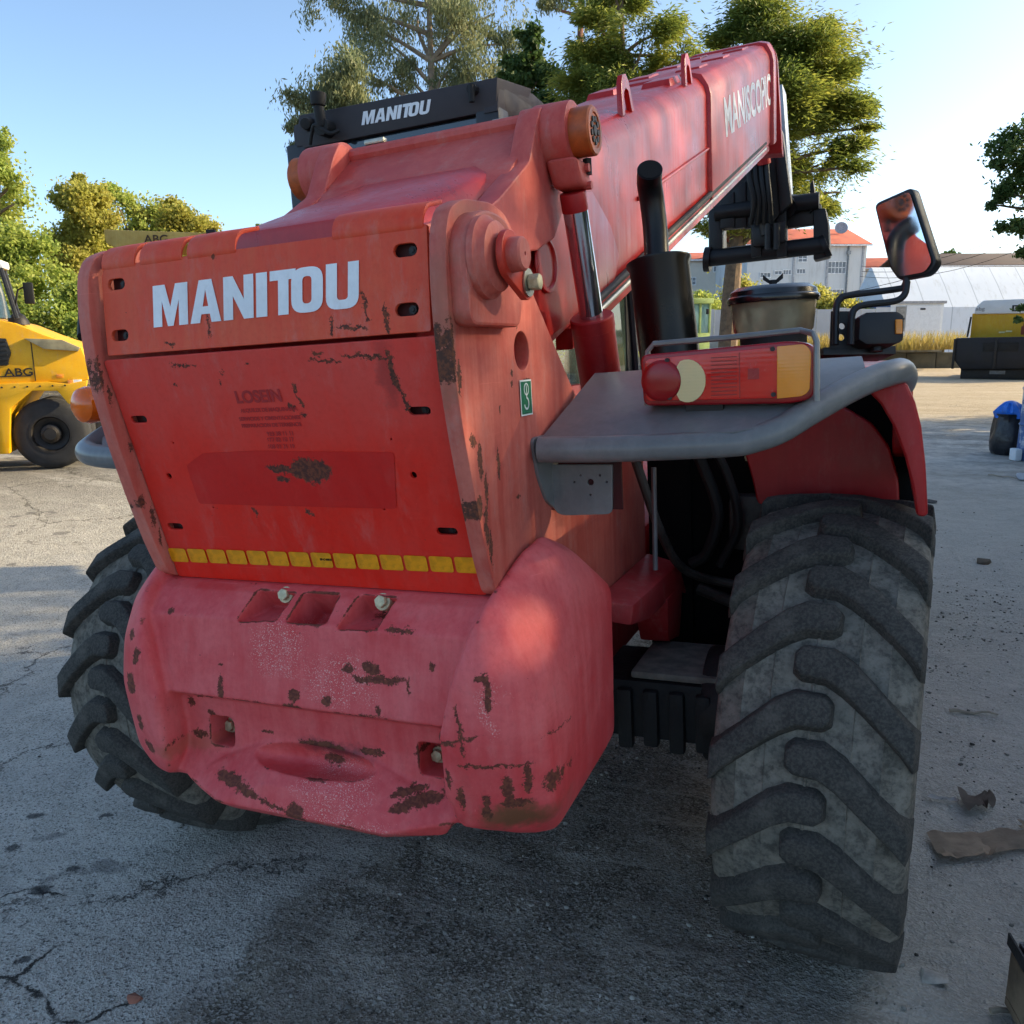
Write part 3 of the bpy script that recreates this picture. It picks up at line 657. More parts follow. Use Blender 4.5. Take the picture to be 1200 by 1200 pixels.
# tail light
ly = .150
def lensmat(nm, c, sc=620, ax=2):
    def fn(t):
        p = t.coord(); z = t.sep(p)[ax]; x = t.sep(p)[0]
        w_ = t.math('SINE', t.math('MULTIPLY', z, sc)); w2 = t.math('SINE', t.math('MULTIPLY', x, sc*.7)); g_ = t.noise(p, 60, 4, .7)
        l_ = s2l(c); col = t.mix(t.rng(w_, -1, 1, 0, .05), l_, tuple(v*.55 for v in l_)); col = t.mix(t.rng(g_, .55, .8, 0, .14), col, s2l((150, 110, 95)))
        return dict(col=col, rough=t.rng(g_, .4, .75, .08, .3), spec=.5, coat=.12, nrm=t.bump(t.math('ADD', w_, t.math('MULTIPLY', w2, .6)), .02, .002))
    return mat(nm, fn)
lred = lensmat('lens_red', (208, 4, 10))
ldark = simple('lamp_rim', (150, 8, 20), .2, var=.15, spec=.5); lamb = lensmat('lens_amber', (236, 146, 46), 900); lwht = lensmat('lens_clear', (222, 204, 150), 900)
Yp = lambda px, py, y=ly: onY(y, px, py)
def yface(pts, y0_, y1_, r_, n_=6):
    P = [(Yp(*p, y0_).x, Yp(*p, y0_).z) for p in pts]; return round_poly(P, r_, n_), y0_, y1_
o_, _, _ = yface(((750, 416), (930, 399), (956, 404), (955, 466), (930, 473), (754, 476)), ly, 0, [.018, .03, .03, .03, .02, .018])
tlm = B().py(o_, ly, ly+.06).build('tail_light', ldark, wing, .008, 3)
def lens(nm, pts, r_, m, dy=.008, bev=.004, n_=6):
    P, _, _ = yface(pts, ly, 0, r_, n_); return B().py(P, ly-dy, ly+.004).build(nm, m, tlm, bev, 3)
lens('lamp_lens', ((756, 421), (928, 405), (927, 466), (758, 470)), [.014, .002, .002, .014], lred, .006)
lens('indicator_lens', ((911, 406), (944, 403), (951, 412), (949, 458), (941, 464), (911, 467)), [.002, .014, .014, .014, .014, .002], lamb, .009)
cc_ = Yp(776, 446)
B().lathe((cc_.x, ly-.004, cc_.z), (0, -1, 0), [(0, .0445), (.006, .044), (.0085, .041), (.0095, .036), (.0115, .022), (.012, 0)], 36).build('round_lens', simple('lens_red_dark', (150, 10, 18), .2, var=.1, spec=.45), tlm)
cr = []
for a in np.linspace(-2.0, 2.0, 17): cr.append((807+21*math.cos(a), 446-25*math.sin(a)))
for a in np.linspace(.62, -.62, 9): cr.append((772+27.5*math.cos(a), 446-27.5*math.sin(a)))
P = [(Yp(*p).x, Yp(*p).z) for p in cr]
B().py(P, ly-.013, ly).build('reverse_lens', lwht, tlm)
b = B()
for k in range(11):
    t = k/10; p, q = Yp(834, 420+t*43), Yp(864, 417+t*45); b.box((p.x, ly-.0075, (p.z+q.z)/2-.0012), (q.x, ly-.005, (p.z+q.z)/2+.0012))
b.build('lens_ribs', ldark, tlm)
p, q = Yp(867, 413), Yp(867, 466)
b = B().box((p.x-.001, ly-.0072, q.z), (p.x+.001, ly-.005, p.z)); p, q = Yp(877, 432), Yp(890, 444); b.box((p.x, ly-.0075, q.z), (q.x, ly-.005, p.z)); b.build('reflector_square', ldark, tlm)
sm_ = simple('lamp_screw', (40, 30, 30), .5)
for px, py in ((906, 409), (783, 422), (907, 462), (786, 466)): p = Yp(px, py); B().cyl((p.x, ly-.012, p.z), (p.x, ly, p.z), .005, n=8).build('lens_screw', sm_, tlm)
b = B().box((.76, ly+.02, 1.48), (.84, ly+.05, 1.535)); b.build('lamp_foot', darkmetal, wing)
gw = onY(ly+.03, 758, 475), onY(ly+.03, 759, 412), onY(ly+.03, 766, 403), onY(ly+.03, 850, 396), onY(ly+.03, 938, 387), onY(ly-.005, 953, 391), onY(ly-.01, 957, 400), onY(ly-.01, 957, 440), onY(ly-.01, 957, 470)
B().tube(gw, .0065, 8).build('lamp_guard', simple('guard_steel', (128, 130, 128), .45, .4, var=.2), wing)

# --- exhaust
m0, m1 = onD(2.28, 785, 420), onD(2.28, 772, 309); ax = (m1-m0).normalized(); p0 = m0-ax*.13
exm = simple('exhaust_black', (12, 11, 12), .33, 0, var=.4, scale=6, spec=.35)
mu = B().lathe(p0, ax, [(0, 0), (0, .080), ((m1-p0).length-.012, .080), ((m1-p0).length, .087), ((m1-p0).length+.006, .087), ((m1-p0).length+.006, .080), ((m1-p0).length-.004, .076), ((m1-p0).length-.004, 0)], 48).build('muffler', exm, TH)
pp_ = [onD(2.28, 770, 312), onD(2.28, 768, 270), onD(2.265, 764, 235), onD(2.235, 761, 214), onD(2.195, 761.5, 199)]
sp_ = smooth_path(pp_, 6)
pt = B().tube(sp_, .033, 24); pt.b.faces.ensure_lookup_table()
pt.build('tail_pipe', exm, mu)
e_ = sp_[-1]; d_ = (sp_[-1]-sp_[-2]).normalized()
B().cyl(e_+d_*.0005, e_+d_*.002, .0295, n=24).build('pipe_bore', simple('soot', (4, 4, 4), .95), mu)
B().lathe(pp_[0], (pp_[1]-pp_[0]), [(0.004, .036), (.012, .036), (.014, .033)], 24).build('pipe_weld', exm, mu)
# --- air pre-cleaner bowl
c_ = onD(2.3, 906, 392); r_ = .112
lidm = simple('lid_black', (16, 16, 18), .22, var=.3, spec=.6)
bowl = mat('bowl_plastic', lambda t: dict(col=t.mix(t.rng(t.noise(t.coord(), 9, 4), .3, .7), s2l((128, 116, 92)), s2l((168, 156, 126))), rough=.25, trans=.35, ior=1.3, spec=.5))
pc = B().lathe(c_, (0, 0, 1), [(0, 0), (0, .094), (.012, .104), (.09, .112), (.09, 0)], 44).build('air_precleaner', bowl, TH)
B().lathe(c_+Vector((0, 0, .084)), (0, 0, 1), [(0, .118), (.008, .121), (.016, .119), (.02, .114), (.032, .112), (.043, .095), (.046, .05), (.046, 0)], 44).build('bowl_lid', lidm, pc)
B().lathe(c_+Vector((0, 0, -.10)), (0, 0, 1), [(0, .085), (.10, .088), (.102, 0)], 30).build('intake_base', blackmat, pc)
wn = c_+Vector((0, 0, .13)); b = B().cyl(wn, wn+Vector((0, 0, .014)), .010, n=10)
for s_ in (1, -1): b.hull([wn+Vector((s_*.006, dy, h)) for dy in (-.004, .004) for h in (.002, .012)]+[wn+Vector((s_*.026, dy, h)) for dy in (-.003, .003) for h in (.016, .030)])
b.build('wing_nut', blackmat, pc, .001)
# --- mirror, arms, work lamp on the front bracket
mt = simple('mirror_black', (22, 22, 24), .45, var=.2)
bp_ = [onD(2.45, *p) for p in ((972, 412), (974, 366), (997, 365), (1000, 412))]
def dplate(pts, D, th, nm, m, par, r_=0, bev=.002):
    Q = [onD(D, *p) for p in pts]; F = WCM = None
    nrm = (MC.to_3x3() @ Vector((0, 0, 1))).normalized()*th
    return B().loft(Q, [q-nrm for q in Q]).build(nm, m, par, bev)
mb = dplate(((965, 416), (1050, 415), (1050, 405), (965, 407)), 2.45, .12, 'mirror_bracket', mt, TH)
hx = onD(2.45, 986, 390)
Fv = frame(hx, MC.col[0].xyz, MC.col[1].xyz); k_ = 2.45/FPX
obj('bracket_upright', sheet([[(-13*k_, -24*k_), (13*k_, -24*k_), (11*k_, 25*k_), (-11*k_, 25*k_)], circle(1*k_, 8*k_, 4.2*k_, 12), circle(0, -5*k_, 4.5*k_, 12)], .006, Fv, mt, .001), mb)
arm = [(979, 404), (980, 362), (985, 350), (995, 346), (1050, 339), (1060, 335), (1063, 322)]
B().tube(smooth_path([onD(2.42, *p) for p in arm], 4), .0095, 10).build('mirror_arm', mt, mb)
arm = [(997, 404), (998, 372), (1003, 361), (1015, 357), (1048, 353), (1060, 345), (1063, 330)]
B().tube(smooth_path([onD(2.38, *p) for p in arm], 4), .0095, 10).build('mirror_arm', mt, mb)
MP, MN = onD(2.40, 1060, 275), Vector((-.47, -.88, .06)).normalized()
mq = lambda px, py: onP(MP, MN, px, py)
FM = frame(MP, Vector((.88, -.47, 0)), Vector((0, .05, 1))); FMi = FM.inverted()
L = [(FMi @ mq(*p)).xy for p in ((1026, 240), (1067, 222), (1094, 308), (1085, 320), (1053, 326), (1043, 312))]
L = round_poly([tuple(v) for v in L], .012, 4)
cx_ = sum(p[0] for p in L)/len(L); cy__ = sum(p[1] for p in L)/len(L)
mh = obj('mirror_head', sheet([L], .028, FM @ Matrix.Translation((0, 0, -.004)), mt, .006), mb)
obj('mirror_glass', sheet([[(cx_+(x-cx_)*.95, cy__+(y-cy__)*.96) for x, y in L]], .003, FM @ Matrix.Translation((0, 0, .0035)), simple('mirror', (216, 220, 224), .015, 1, var=.02)), mh)
b = dplate(((1007, 371), (1016, 365), (1052, 364), (1061, 369), (1060, 399), (1050, 403), (1016, 404), (1006, 398)), 2.38, .09, 'work_lamp', simple('lamp_body', (26, 26, 28), .55, var=.2), mb, bev=.012)
dplate(((1050, 374), (1058, 374), (1058, 391), (1050, 391)), 2.374, .03, 'side_marker', lamb, b, bev=.003)
B().cyl(onD(2.43, 1027, 398), onD(2.43, 1027, 412), .018, n=12).build('lamp_post', mt, mb)
dplate(((968, 425), (1012, 424), (1010, 408), (996, 401), (985, 408), (968, 409)), 2.6, .3, 'bonnet_corner', deep, TH, bev=.01)

# --- right mudguard, engine cover and chassis behind the wheel
lipo = [(1056, 444), (1064, 452), (1073, 472), (1080, 500), (1085, 545), (1088, 606)]; lipi = [(1074, 606), (1069, 570), (1060, 535), (1047, 500), (1032, 474), (1016, 458)]
Q = [onY(.40, *p) for p in lipo+lipi]; Q2 = [onY(.40, *p)+Vector((.0, .75, .02)) for p in lipo+lipi]
mg = B().loft(Q, Q2).build('mudguard', deep, TH, .012, 3)
sk = [(.95, 1.56), (.95, 1.36)]+[(.75+.78*math.cos(a), .60+.76*math.sin(a)) for a in np.linspace(1.3, .35, 10)]+[(1.62, .95), (1.62, 1.56)]
obj('mudguard_skirt', sheet([round_poly(sk, .02, 2)], .03, Xf(1.235), deep, .01), mg)
ip = [onY(.95, *p) for p in ((872, 520), (884, 562), (890, 592), (935, 584), (945, 600), (1052, 600), (1050, 560), (1040, 525), (1020, 498), (985, 478), (930, 470))]
FY = lambda y: frame((0, y, 0), (1, 0, 0), (0, 0, 1))
obj('mudguard_inner', sheet([round_poly([(p.x, p.z) for p in ip], .02, 3)], .03, FY(.95), deep, .006), mg)
ml = simple('flat_black', (9, 9, 9), .8, var=.3, scale=10, spec=.15)
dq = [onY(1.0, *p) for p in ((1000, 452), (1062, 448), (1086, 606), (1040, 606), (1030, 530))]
B().loft(dq, [q+Vector((0, .01, 0)) for q in dq]).build('gap_shade_sheet', ml, mg)  # thin black sheet standing in for the shade in the mudguard gap
ec = B().box((.47, 1.03, .55), (1.215, 2.9, 1.55)).build('engine_cover', deep, TH, .03)
B().box((.47, 1.012, .55), (1.20, 1.028, 1.54)).build('inner_bulkhead', ml, ec)
for k in range(6): B().box((1.214, 1.75+k*.17, .95), (1.222, 1.87+k*.17, 1.35)).build('cover_louvre', ml, ec)
b = B().box((.46, .985, .62), (.60, 1.03, 1.40)); b.build('engine_bulkhead', ml, ec, .005)
B().tube([onX(.60, *p) for p in ((766, 548), (767, 600), (768, 668))], .007, 8).build('guard_strip', simple('strip_grey', (92, 92, 96), .5, .3), ec)
B().tube(smooth_path([(.62, .85, 1.40), (.66, .88, 1.30), (.70, .9, 1.15), (.66, .92, 1.02), (.61, .93, .98)], 5), .018, 10).build('hydraulic_hose', blackmat, ec)
B().tube(smooth_path([(.66, .85, 1.42), (.73, .88, 1.28), (.76, .9, 1.12), (.70, .92, .98)], 5), .014, 10).build('hydraulic_hose', blackmat, ec)
gm2 = simple('greasy_metal', (62, 58, 54), .55, .2, var=.45, scale=16, bump=.3)
B().tube(smooth_path([(.50, .70, 1.34), (.56, .74, 1.12), (.60, .86, .98), (.72, .94, .92), (.90, .96, .90)], 5), .014, 10).build('brake_pipe', gm2, ec)
B().tube(smooth_path([(.62, 1.0, .88), (.80, .92, .84), (.95, .80, .80), (.98, .70, .72)], 5), .02, 10).build('steering_ram', gm2, ec)
for k in range(4): B().cyl((.66+k*.12, .99, 1.33-.02*k), (.66+k*.12, 1.012, 1.33-.02*k), .013, n=6).build('bulkhead_bolt', boltm, ec)
B().box((.72, .95, 1.02), (.86, 1.01, 1.20)).build('filter_housing', gm2, ec, .03)
B().box((.50, .57, .722), (.76, .86, .745)).build('axle_step', simple('dusty_plate', (128, 122, 112), .9, var=.3, scale=20), ec, .01)
ch = B().box((-.40, .1, .70), (.40, 4.6, 1.05)).build('chassis', chassism, TH, .02)
fq = [onX(.50, *p) for p in ((687, 716), (700, 718), (742, 700), (765, 672), (776, 676), (782, 695), (772, 665), (750, 655), (690, 700))]
B().loft([(.452, .40, 1.0), (.452, .98, 1.0), (.452, 1.06, .86), (.452, .92, .92), (.452, .60, .925), (.452, .42, .94)], [(.56, .42, .99), (.58, .90, .99), (.58, 1.0, .86), (.58, .86, .905), (.56, .58, .90), (.55, .42, .93)]).build('chassis_flange', chassism, ch, .012)
B().hull([(.47, .72, .92), (.58, .72, .92), (.47, .80, .76), (.56, .80, .76), (.47, .95, .93), (.58, .95, .93), (.50, .92, .74), (.57, .92, .74)]).build('chassis_lug', chassism, ch, .008)
b = B().cyl((-.75, .698, .62), (.75, .698, .62), .10, n=24).box((.18, .56, .545), (.74, .86, .72)).box((-.74, .56, .545), (-.18, .86, .72))
for k in range(7): b.box((.24+k*.075, .535, .53-.012*(k % 2)), (.285+k*.075, .57, .70))
b.build('rear_axle', simple('axle_black', (20, 20, 22), .65, var=.4, scale=14, bump=.3), TH, .012)
B().lathe((0, .698, .58), (0, 1, 0), [(-.24, 0), (-.24, .10), (-.2, .17), (0, .2), (.2, .14), (.24, 0)], 24).build('differential', darkmetal, TH)
B().cyl((-.75, 3.75, .62), (.75, 3.75, .62), .11, n=20).build('front_axle', darkmetal, TH)
# left rear wing tip and its amber light
tipL = [onY(.30, *p) for p in ((150, 549), (110, 550), (92, 540), (86, 527), (92, 512), (110, 503))]
lw = B().tube(smooth_path([(-.62, .10, 1.435), (-.86, .10, 1.435), (-1.02, .13, 1.445), (-1.075, .20, 1.465), (-1.08, .34, 1.52)], 6), .034, 20).build('rear_wing', greym, TH)
B().loft([(-.46, .08, 1.46), (-.92, .09, 1.46), (-.99, .16, 1.49), (-1.01, .40, 1.59), (-.46, .40, 1.59)], [(-.46, .08, 1.45), (-.92, .09, 1.45), (-.99, .16, 1.48), (-1.01, .40, 1.58), (-.46, .40, 1.58)]).build('wing_deck', greym, lw)
p = onY(.22, 99, 475)
b = B().lathe((p.x+.004, .26, p.z), (-.1, -1, 0), [(0, .056), (.03, .058), (.05, .052), (.064, .034), (.068, 0)], 24); b.build('indicator_lens', lensmat('lens_orange', (236, 104, 14), 500), lw)
B().box((p.x-.0, .25, p.z-.055), (p.x+.13, .31, p.z+.055)).build('tail_light', lred, lw, .012)
B().cyl((p.x+.05, .28, 1.46), (p.x+.05, .28, p.z-.04), .015, n=10).build('lamp_post', blackmat, lw)
B().cyl(onD(1.9, 97, 395), onD(2.0, 99, 345), .012, n=8).build('wing_post', blackmat, lw)

# --- cab on the left of the boom
CY = 1.45
glassm = mat('cab_glass', lambda t: dict(col=s2l((96, 116, 104)), rough=.04, alpha=.50, spec=.7))
rearglass = mat('rear_glass', lambda t: dict(col=s2l((34, 44, 56)), rough=.06, spec=.8))
cab = B().box((-1.18, CY+.02, .95), (-.19, 3.3, 1.52)).build('cab_body', deep, TH, .02)
pil = simple('cab_frame', (38, 38, 42), .5, var=.15)
for x, y in ((-1.13, CY+.05), (-.24, CY+.05), (-1.13, 3.2), (-.24, 3.2), (-.24, 2.45), (-1.13, 2.45)): B().box((x-.05, y-.05, 1.50), (x+.05, y+.05, 2.6)).build('cab_pillar', pil, cab, .012)
def pane(nm, Q, m):
    B().poly(Q, [(0, 1, 2, 3)]).build(nm, m, cab)
pane('rear_window', [(-1.10, CY+.03, 1.52), (-.27, CY+.03, 1.52), (-.27, CY+.03, 2.58), (-1.10, CY+.03, 2.58)], rearglass)
pane('side_window', [(-.20, CY+.1, 1.52), (-.20, 3.2, 1.52), (-.20, 3.2, 2.55), (-.20, CY+.1, 2.55)], glassm)
pane('side_window', [(-1.16, CY+.1, 1.52), (-1.16, 3.2, 1.52), (-1.16, 3.2, 2.55), (-1.16, CY+.1, 2.55)], glassm)
B().tube([(-.185, 2.5, 1.53), (-.185, 3.28, 1.53), (-.185, 3.14, 2.3)], .03, 8).build('door_frame', pil, cab)
b = B().box((-.95, 2.0, 1.0), (-.5, 2.15, 1.95)).box((-.95, 2.1, 1.3), (-.5, 2.6, 1.42)); b.build('operator_seat', blackmat, cab, .04)
B().box((-1.18, CY+.05, 2.58), (-.19, 3.3, 2.70)).build('cab_roof', visorm, cab, .03)
v0, v1, v2, v3 = onY(CY, 346, 176), onY(CY, 350, 135), onY(CY, 583, 90), onY(CY, 581, 129)
dv = Vector((0, .36, .05))
vis = B().loft([v0, v3, v2, v1], [v0+dv*.8+Vector((.05, 0, .02)), v3+dv*.8, v2+dv, v1+dv]).build('roof_visor', visorm, cab, .008)
VF = frame(v0, (v3-v0), (v1-v0)); vw = (v3-v0).length; vh = (v1-v0).length
vl = lambda px, py: tuple((VF.inverted() @ onP(v0, VF.col[2].xyz, px, py)).xy)
a, b_ = vl(424, 147), vl(503, 133); h_ = vl(430, 128)[1]-vl(428, 145)[1]; ti = math.atan2(b_[1]-a[1], b_[0]-a[0])
wordmark(VF @ Matrix.Translation((a[0], a[1], 0)) @ Matrix.Rotation(ti, 4, 'Z'), 0, math.hypot(b_[0]-a[0], b_[1]-a[1])*1.04, h_*.95, white, vis, .22, .002)
b = B()
g0, g1 = v0+Vector((.14, .04, -.02)), v3+Vector((-.16, .04, -.02))
for k in range(34):
    p = g0.lerp(g1, k/33); b.box((p.x-.006, p.y, p.z-.06), (p.x+.006, p.y+.10, p.z+.02))
b.build('roof_grille', blackmat, vis)
B().box((v0.x+.05, CY+.10, v0.z-.14), (v3.x-.02, CY+.14, v0.z+.03)).build('grille_back', ml, vis)
# curved roof hoop at the right end of the visor
rp = [(585, 91), (603, 97), (625, 110), (645, 128), (640, 140), (616, 138), (612, 127), (603, 124), (592, 130), (583, 130)]
Q = [onX(v2.x-.005, *p) for p in rp]; hoop = B().loft(Q, [q+Vector((-.06, 0, 0)) for q in Q]).build('roof_hoop', visorm, vis, .006)
# work light stalk and clips on the visor
def vpt(px, py, out): return onP(v0, VF.col[2].xyz, px, py)+VF.col[2].xyz*out
sk_ = B().cyl(vpt(386, 152, .05), vpt(383, 128, .06), .022, n=14).cyl(vpt(383, 128, .06), vpt(383, 113, .06), .030, .034, n=14).cyl(vpt(386, 152, 0), vpt(386, 152, .06), .035, n=12); sk_.build('stalk_lamp', blackmat, vis, .004)
B().tube(smooth_path([vpt(402, 155, .03), vpt(396, 160, .06), vpt(380, 150, .06), vpt(374, 158, .05), vpt(370, 172, .04)], 4), .008, 8).build('lamp_cable', blackmat, vis)
B().cyl(vpt(362, 146, 0), vpt(366, 148, .05), .028, .022, n=14).build('rubber_stop', blackmat, vis, .004)
B().cyl(vpt(556, 106, 0), vpt(556, 106, .03), .02, n=10).tube([vpt(556, 102, .03), vpt(557, 122, .03)], .012, 8).build('visor_clip', blackmat, vis)
for px, py in ((440, 166), (590, 142)):
    B().box((-.035, -.012, -.008), (.035, .012, .008), Matrix.Translation(onD(2.55, px, py))).build('roof_fastener', steel, heel, .006)

# --- carriage at the boom head
car = empty('carriage', parent=TH)
cm = simple('carriage_black', (22, 20, 20), .5, .15, var=.5, scale=5, bump=.2)
CYY = 6.45
cp = lambda px, py, y=CYY: onY(y, px, py)
def crod(p, q, r_, nm, dy0=0, dy1=0, m=cm): B().cyl(cp(*p, CYY+dy0), cp(*q, CYY+dy1), r_, n=14).build(nm, m, car)
crod((828, 303), (966, 287), .075, 'carriage_tube')
crod((838, 250), (960, 235), .07, 'carriage_tube')
for px, w_ in ((838, 8), (962, 9)):
    Q = [cp(px-w_, 245), cp(px+w_*.6, 243), cp(px+w_, 262), cp(px+w_*1.2, 300), cp(px-w_, 305)]; B().loft(Q, [q+Vector((0, .25, 0)) for q in Q]).build('carriage_cheek', cm, car, .02)
for px in (886, 916):
    Q = [cp(px-7, 190, 6.35), cp(px+5, 188, 6.35), cp(px+6, 300, 6.35), cp(px-6, 302, 6.35)]; B().loft(Q, [q+Vector((0, .12, 0)) for q in Q]).build('carriage_rib', cm, car, .01)
Q = [cp(835, 232, 6.5), cp(882, 190, 6.5), cp(884, 265, 6.5), cp(838, 270, 6.5)]; B().loft(Q, [q+Vector((0, .1, 0)) for q in Q]).build('carriage_plate', cm, car, .01)
Q = [cp(918, 245, 6.5), cp(962, 238, 6.5), cp(962, 262, 6.5), cp(918, 268, 6.5)]; B().loft(Q, [q+Vector((0, .1, 0)) for q in Q]).build('carriage_plate', cm, car, .01)
Q = [cp(880, 172, 6.3), cp(913, 150, 6.3), cp(922, 240, 6.3), cp(905, 262, 6.3), cp(882, 255, 6.3)]; B().loft(Q, [q+Vector((0, .4, 0)) for q in Q]).build('boom_nose', cm, car, .02)
crod((890, 222, ), (899, 275), .055, 'tilt_cylinder', -.15, -.15, darkmetal)
Q = [cp(878, 196, 6.15), cp(900, 190, 6.15), cp(902, 218, 6.15), cp(880, 224, 6.15)]; B().loft(Q, [q+Vector((0, .12, 0)) for q in Q]).build('valve_block', simple('valve_grey', (70, 62, 50), .6, .3, var=.4), car, .02)
crod((893, 170), (895, 192), .06, 'valve_fitting', -.35, -.3, deep)
Q = [cp(912, 100, 6.3), cp(917, 98, 6.3), cp(927, 240, 6.5), cp(918, 242, 6.5)]; B().loft(Q, [q+Vector((0, .3, 0)) for q in Q]).build('mast_rail', simple('rail_pale', (150, 160, 170), .4, .4, var=.2), car, .01)
Q = [cp(949, 215), cp(953, 210), cp(957, 240), cp(949, 250)]; B().loft(Q, [q+Vector((0, .1, 0)) for q in Q]).build('carriage_horn', cm, car, .01)
for q_, y_ in (((844, 236), 6.42), ((858, 224), 6.44), ((872, 212), 6.46)):
    Q = [cp(q_[0], q_[1], y_), cp(q_[0]+16, q_[1]-12, y_), cp(q_[0]+17, 266, y_), cp(q_[0], 268, y_)]; B().loft(Q, [q+Vector((0, .08, 0)) for q in Q]).build('carriage_plate', cm, car, .01)
for k_ in range(4):
    B().tube(smooth_path([cp(882+k_*5, 176, 6.2), cp(878+k_*7, 205, 6.1), cp(884+k_*6, 235, 6.1), cp(880+k_*8, 262, 6.25)], 5), .022, 8).build('hydraulic_hose', blackmat, car)
Q = [cp(905, 150, 6.25), cp(917, 152, 6.25), cp(928, 238, 6.25), cp(914, 250, 6.25)]; B().loft(Q, [q+Vector((0, .12, 0)) for q in Q]).build('link_arm', cm, car, .02)
Q = [cp(880, 264, 6.3), cp(922, 258, 6.3), cp(920, 284, 6.3), cp(882, 290, 6.3)]; B().loft(Q, [q+Vector((0, .14, 0)) for q in Q]).build('lock_housing', cm, car, .03)
for px in (900, 910): crod((px, 262), (px, 292), .03, 'lock_pin', -.2, -.2)
crod((921, 243), (930, 240), .09, 'pin_bushing', -.05, .1)
crod((826, 304), (833, 304), .11, 'carriage_end', 0, 0); crod((964, 290), (970, 287), .10, 'carriage_end', 0, 0)

# --- wheels: lathe-turned carcass, moulded lugs, rim and hub
TR, TW = .62, .422
def crown(s_): return TR-.35*s_*s_
tyrem = mat('tyre_dusty', lambda t: (lambda p: dict(col=t.mix(t.rng(t.noise(p, 26, 5, .72), .40, .66), t.mix(t.rng(t.noise(p, 90, 3, .6), .4, .6), s2l((88, 85, 78)), s2l((112, 107, 98))), s2l((132, 126, 115))), rough=.95, spec=.15,
    nrm=t.bump(t.math('ADD', t.noise(p, 150, 4, .65), t.math('MULTIPLY', t.noise(p, 30, 3), 1.5)), .4, .006)))(t.coord()))
lugm = mat('tyre_lug', lambda t: (lambda p: dict(col=t.mix(t.rng(t.noise(p, 14, 8, .7), .44, .78, 0, .5), t.mix(t.rng(t.noise(p, 150, 3, .6), .36, .66), s2l((58, 57, 54)), s2l((80, 77, 72))), s2l((112, 107, 98))), rough=.88, spec=.2,
    nrm=t.bump(t.math('ADD', t.noise(p, 220, 3, .6), t.math('ADD', t.math('MULTIPLY', t.rng(t.voro(t.vmath('ADD', p, t.vmath('SCALE', t.noise(p, 18, 4, .7, col=True), .06)), 17, 'DISTANCE_TO_EDGE'), 0, .035), .9), t.math('MULTIPLY', t.noise(p, 26, 5, .7), 2.2))), .4, .005)))(t.coord()))
rimm = paint('rim_red', (150, 20, 22), (170, 60, 58), .5, dust=.6)
b = B(); half = [(.14, .325), (.17, .33), (.195, .37), (.210, .42), (.213, .424), (.213, .432), (.216, .44), (.218, .51), (.210, .550), (.207, .556), (.190, .572), (.152, .580), (.150, .583), (.146, .580), (.09, .5845), (.088, .588), (.084, .585), (.004, .587), (.002, .590), (0, .590)]
b.lathe((0, 0, 0), (1, 0, 0), [(-s_, r_) for s_, r_ in half]+[(s_, r_) for s_, r_ in half[::-1][1:]], 72); tyre_me = b.mesh(tyrem, 50)
stn = [((-.042, .022), (-.042, .050)), ((-.028, .002), (-.027, .066)), ((.034, 0), (.026, .068)), ((.076, .026), (.062, .088)), ((.13, .077), (.13, .148)), ((.180, .126), (.180, .196)), ((.209, .157), (.209, .232)), ((.219, .165), (.219, .226))]
def lug_mesh(sgn, h=.027):
    b = B(); V = []
    for i, (u, l) in enumerate(stn):
        uu, ll = Vector(u), Vector(l); d = (uu-ll).normalized()*.020
        last = i == len(stn)-1
        for (q, rr_) in ((uu, 0), (ll, 0), (ll-d, 1), (uu+d, 1)):
            r_ = crown(q.x)-(.052 if rr_ else 0)-(.055 if last else 0)
            if last and rr_: r_ += .03
            if i == 0 and rr_: q = q+Vector((-.008, 0))
            th = -(q.y-.0)/TR
            V.append((sgn*q.x, -r_*math.cos(th), r_*math.sin(th)))
    n_ = len(stn); F = []
    for i in range(n_-1):
        for j in range(4): F.append((i*4+j, i*4+(j+1) % 4, (i+1)*4+(j+1) % 4, (i+1)*4+j))
    F += [(0, 1, 2, 3), tuple((n_-1)*4+j for j in (3, 2, 1, 0))]
    b.poly(V, F); b.bevel(.0065, 2, 30); return b.mesh(lugm, 60)
lugR, lugL = lug_mesh(1), lug_mesh(-1)
rb = B().lathe((0, 0, 0), (1, 0, 0), [(-.14, .318), (-.15, .335), (-.135, .335), (-.12, .30), (.03, .29), (.06, .20), (.065, .10), (.12, .095), (.13, .05), (.13, 0)], 48).lathe((0, 0, 0), (1, 0, 0), [(.14, .318), (.15, .335), (.135, .335), (.12, .30), (.03, .289)], 48)
for k in range(10): a = 2*math.pi*k/10; rb.cyl((.06, .14*math.cos(a), .14*math.sin(a)), (.085, .14*math.cos(a), .14*math.sin(a)), .014, n=6)
rim_me = rb.mesh(rimm)
N = 18
def wheel(x, y, flip, phase, turn=0, camber=0):
    w_ = empty('wheel', parent=TH); w_.location = (x, y, TR); w_.rotation_mode = 'QUATERNION'
    w_.rotation_quaternion = (Matrix.Rotation(rad(turn), 4, 'Z') @ Matrix.Rotation(rad(camber), 4, 'Y') @ Matrix.Rotation(phase, 4, 'X')).to_quaternion()
    obj('tyre', tyre_me, w_); r_ = obj('rim', rim_me, w_)
    if flip: r_.rotation_euler = (0, 0, math.pi)
    for k in range(N):
        for sg, me_ in ((1, lugR), (-1, lugL)):
            o = obj('tread_lug', me_, w_); o.rotation_euler = (2*math.pi*(k+(.5 if sg < 0 else 0))/N, 0, 0)
    return w_
wheel(1.045, .698, False, .06, -3.5, 2.6); wheel(-1.049, .698, True, .10, -3.5, 0); wheel(1.049, 3.75, False, .2); wheel(-1.049, 3.75, True, .3)
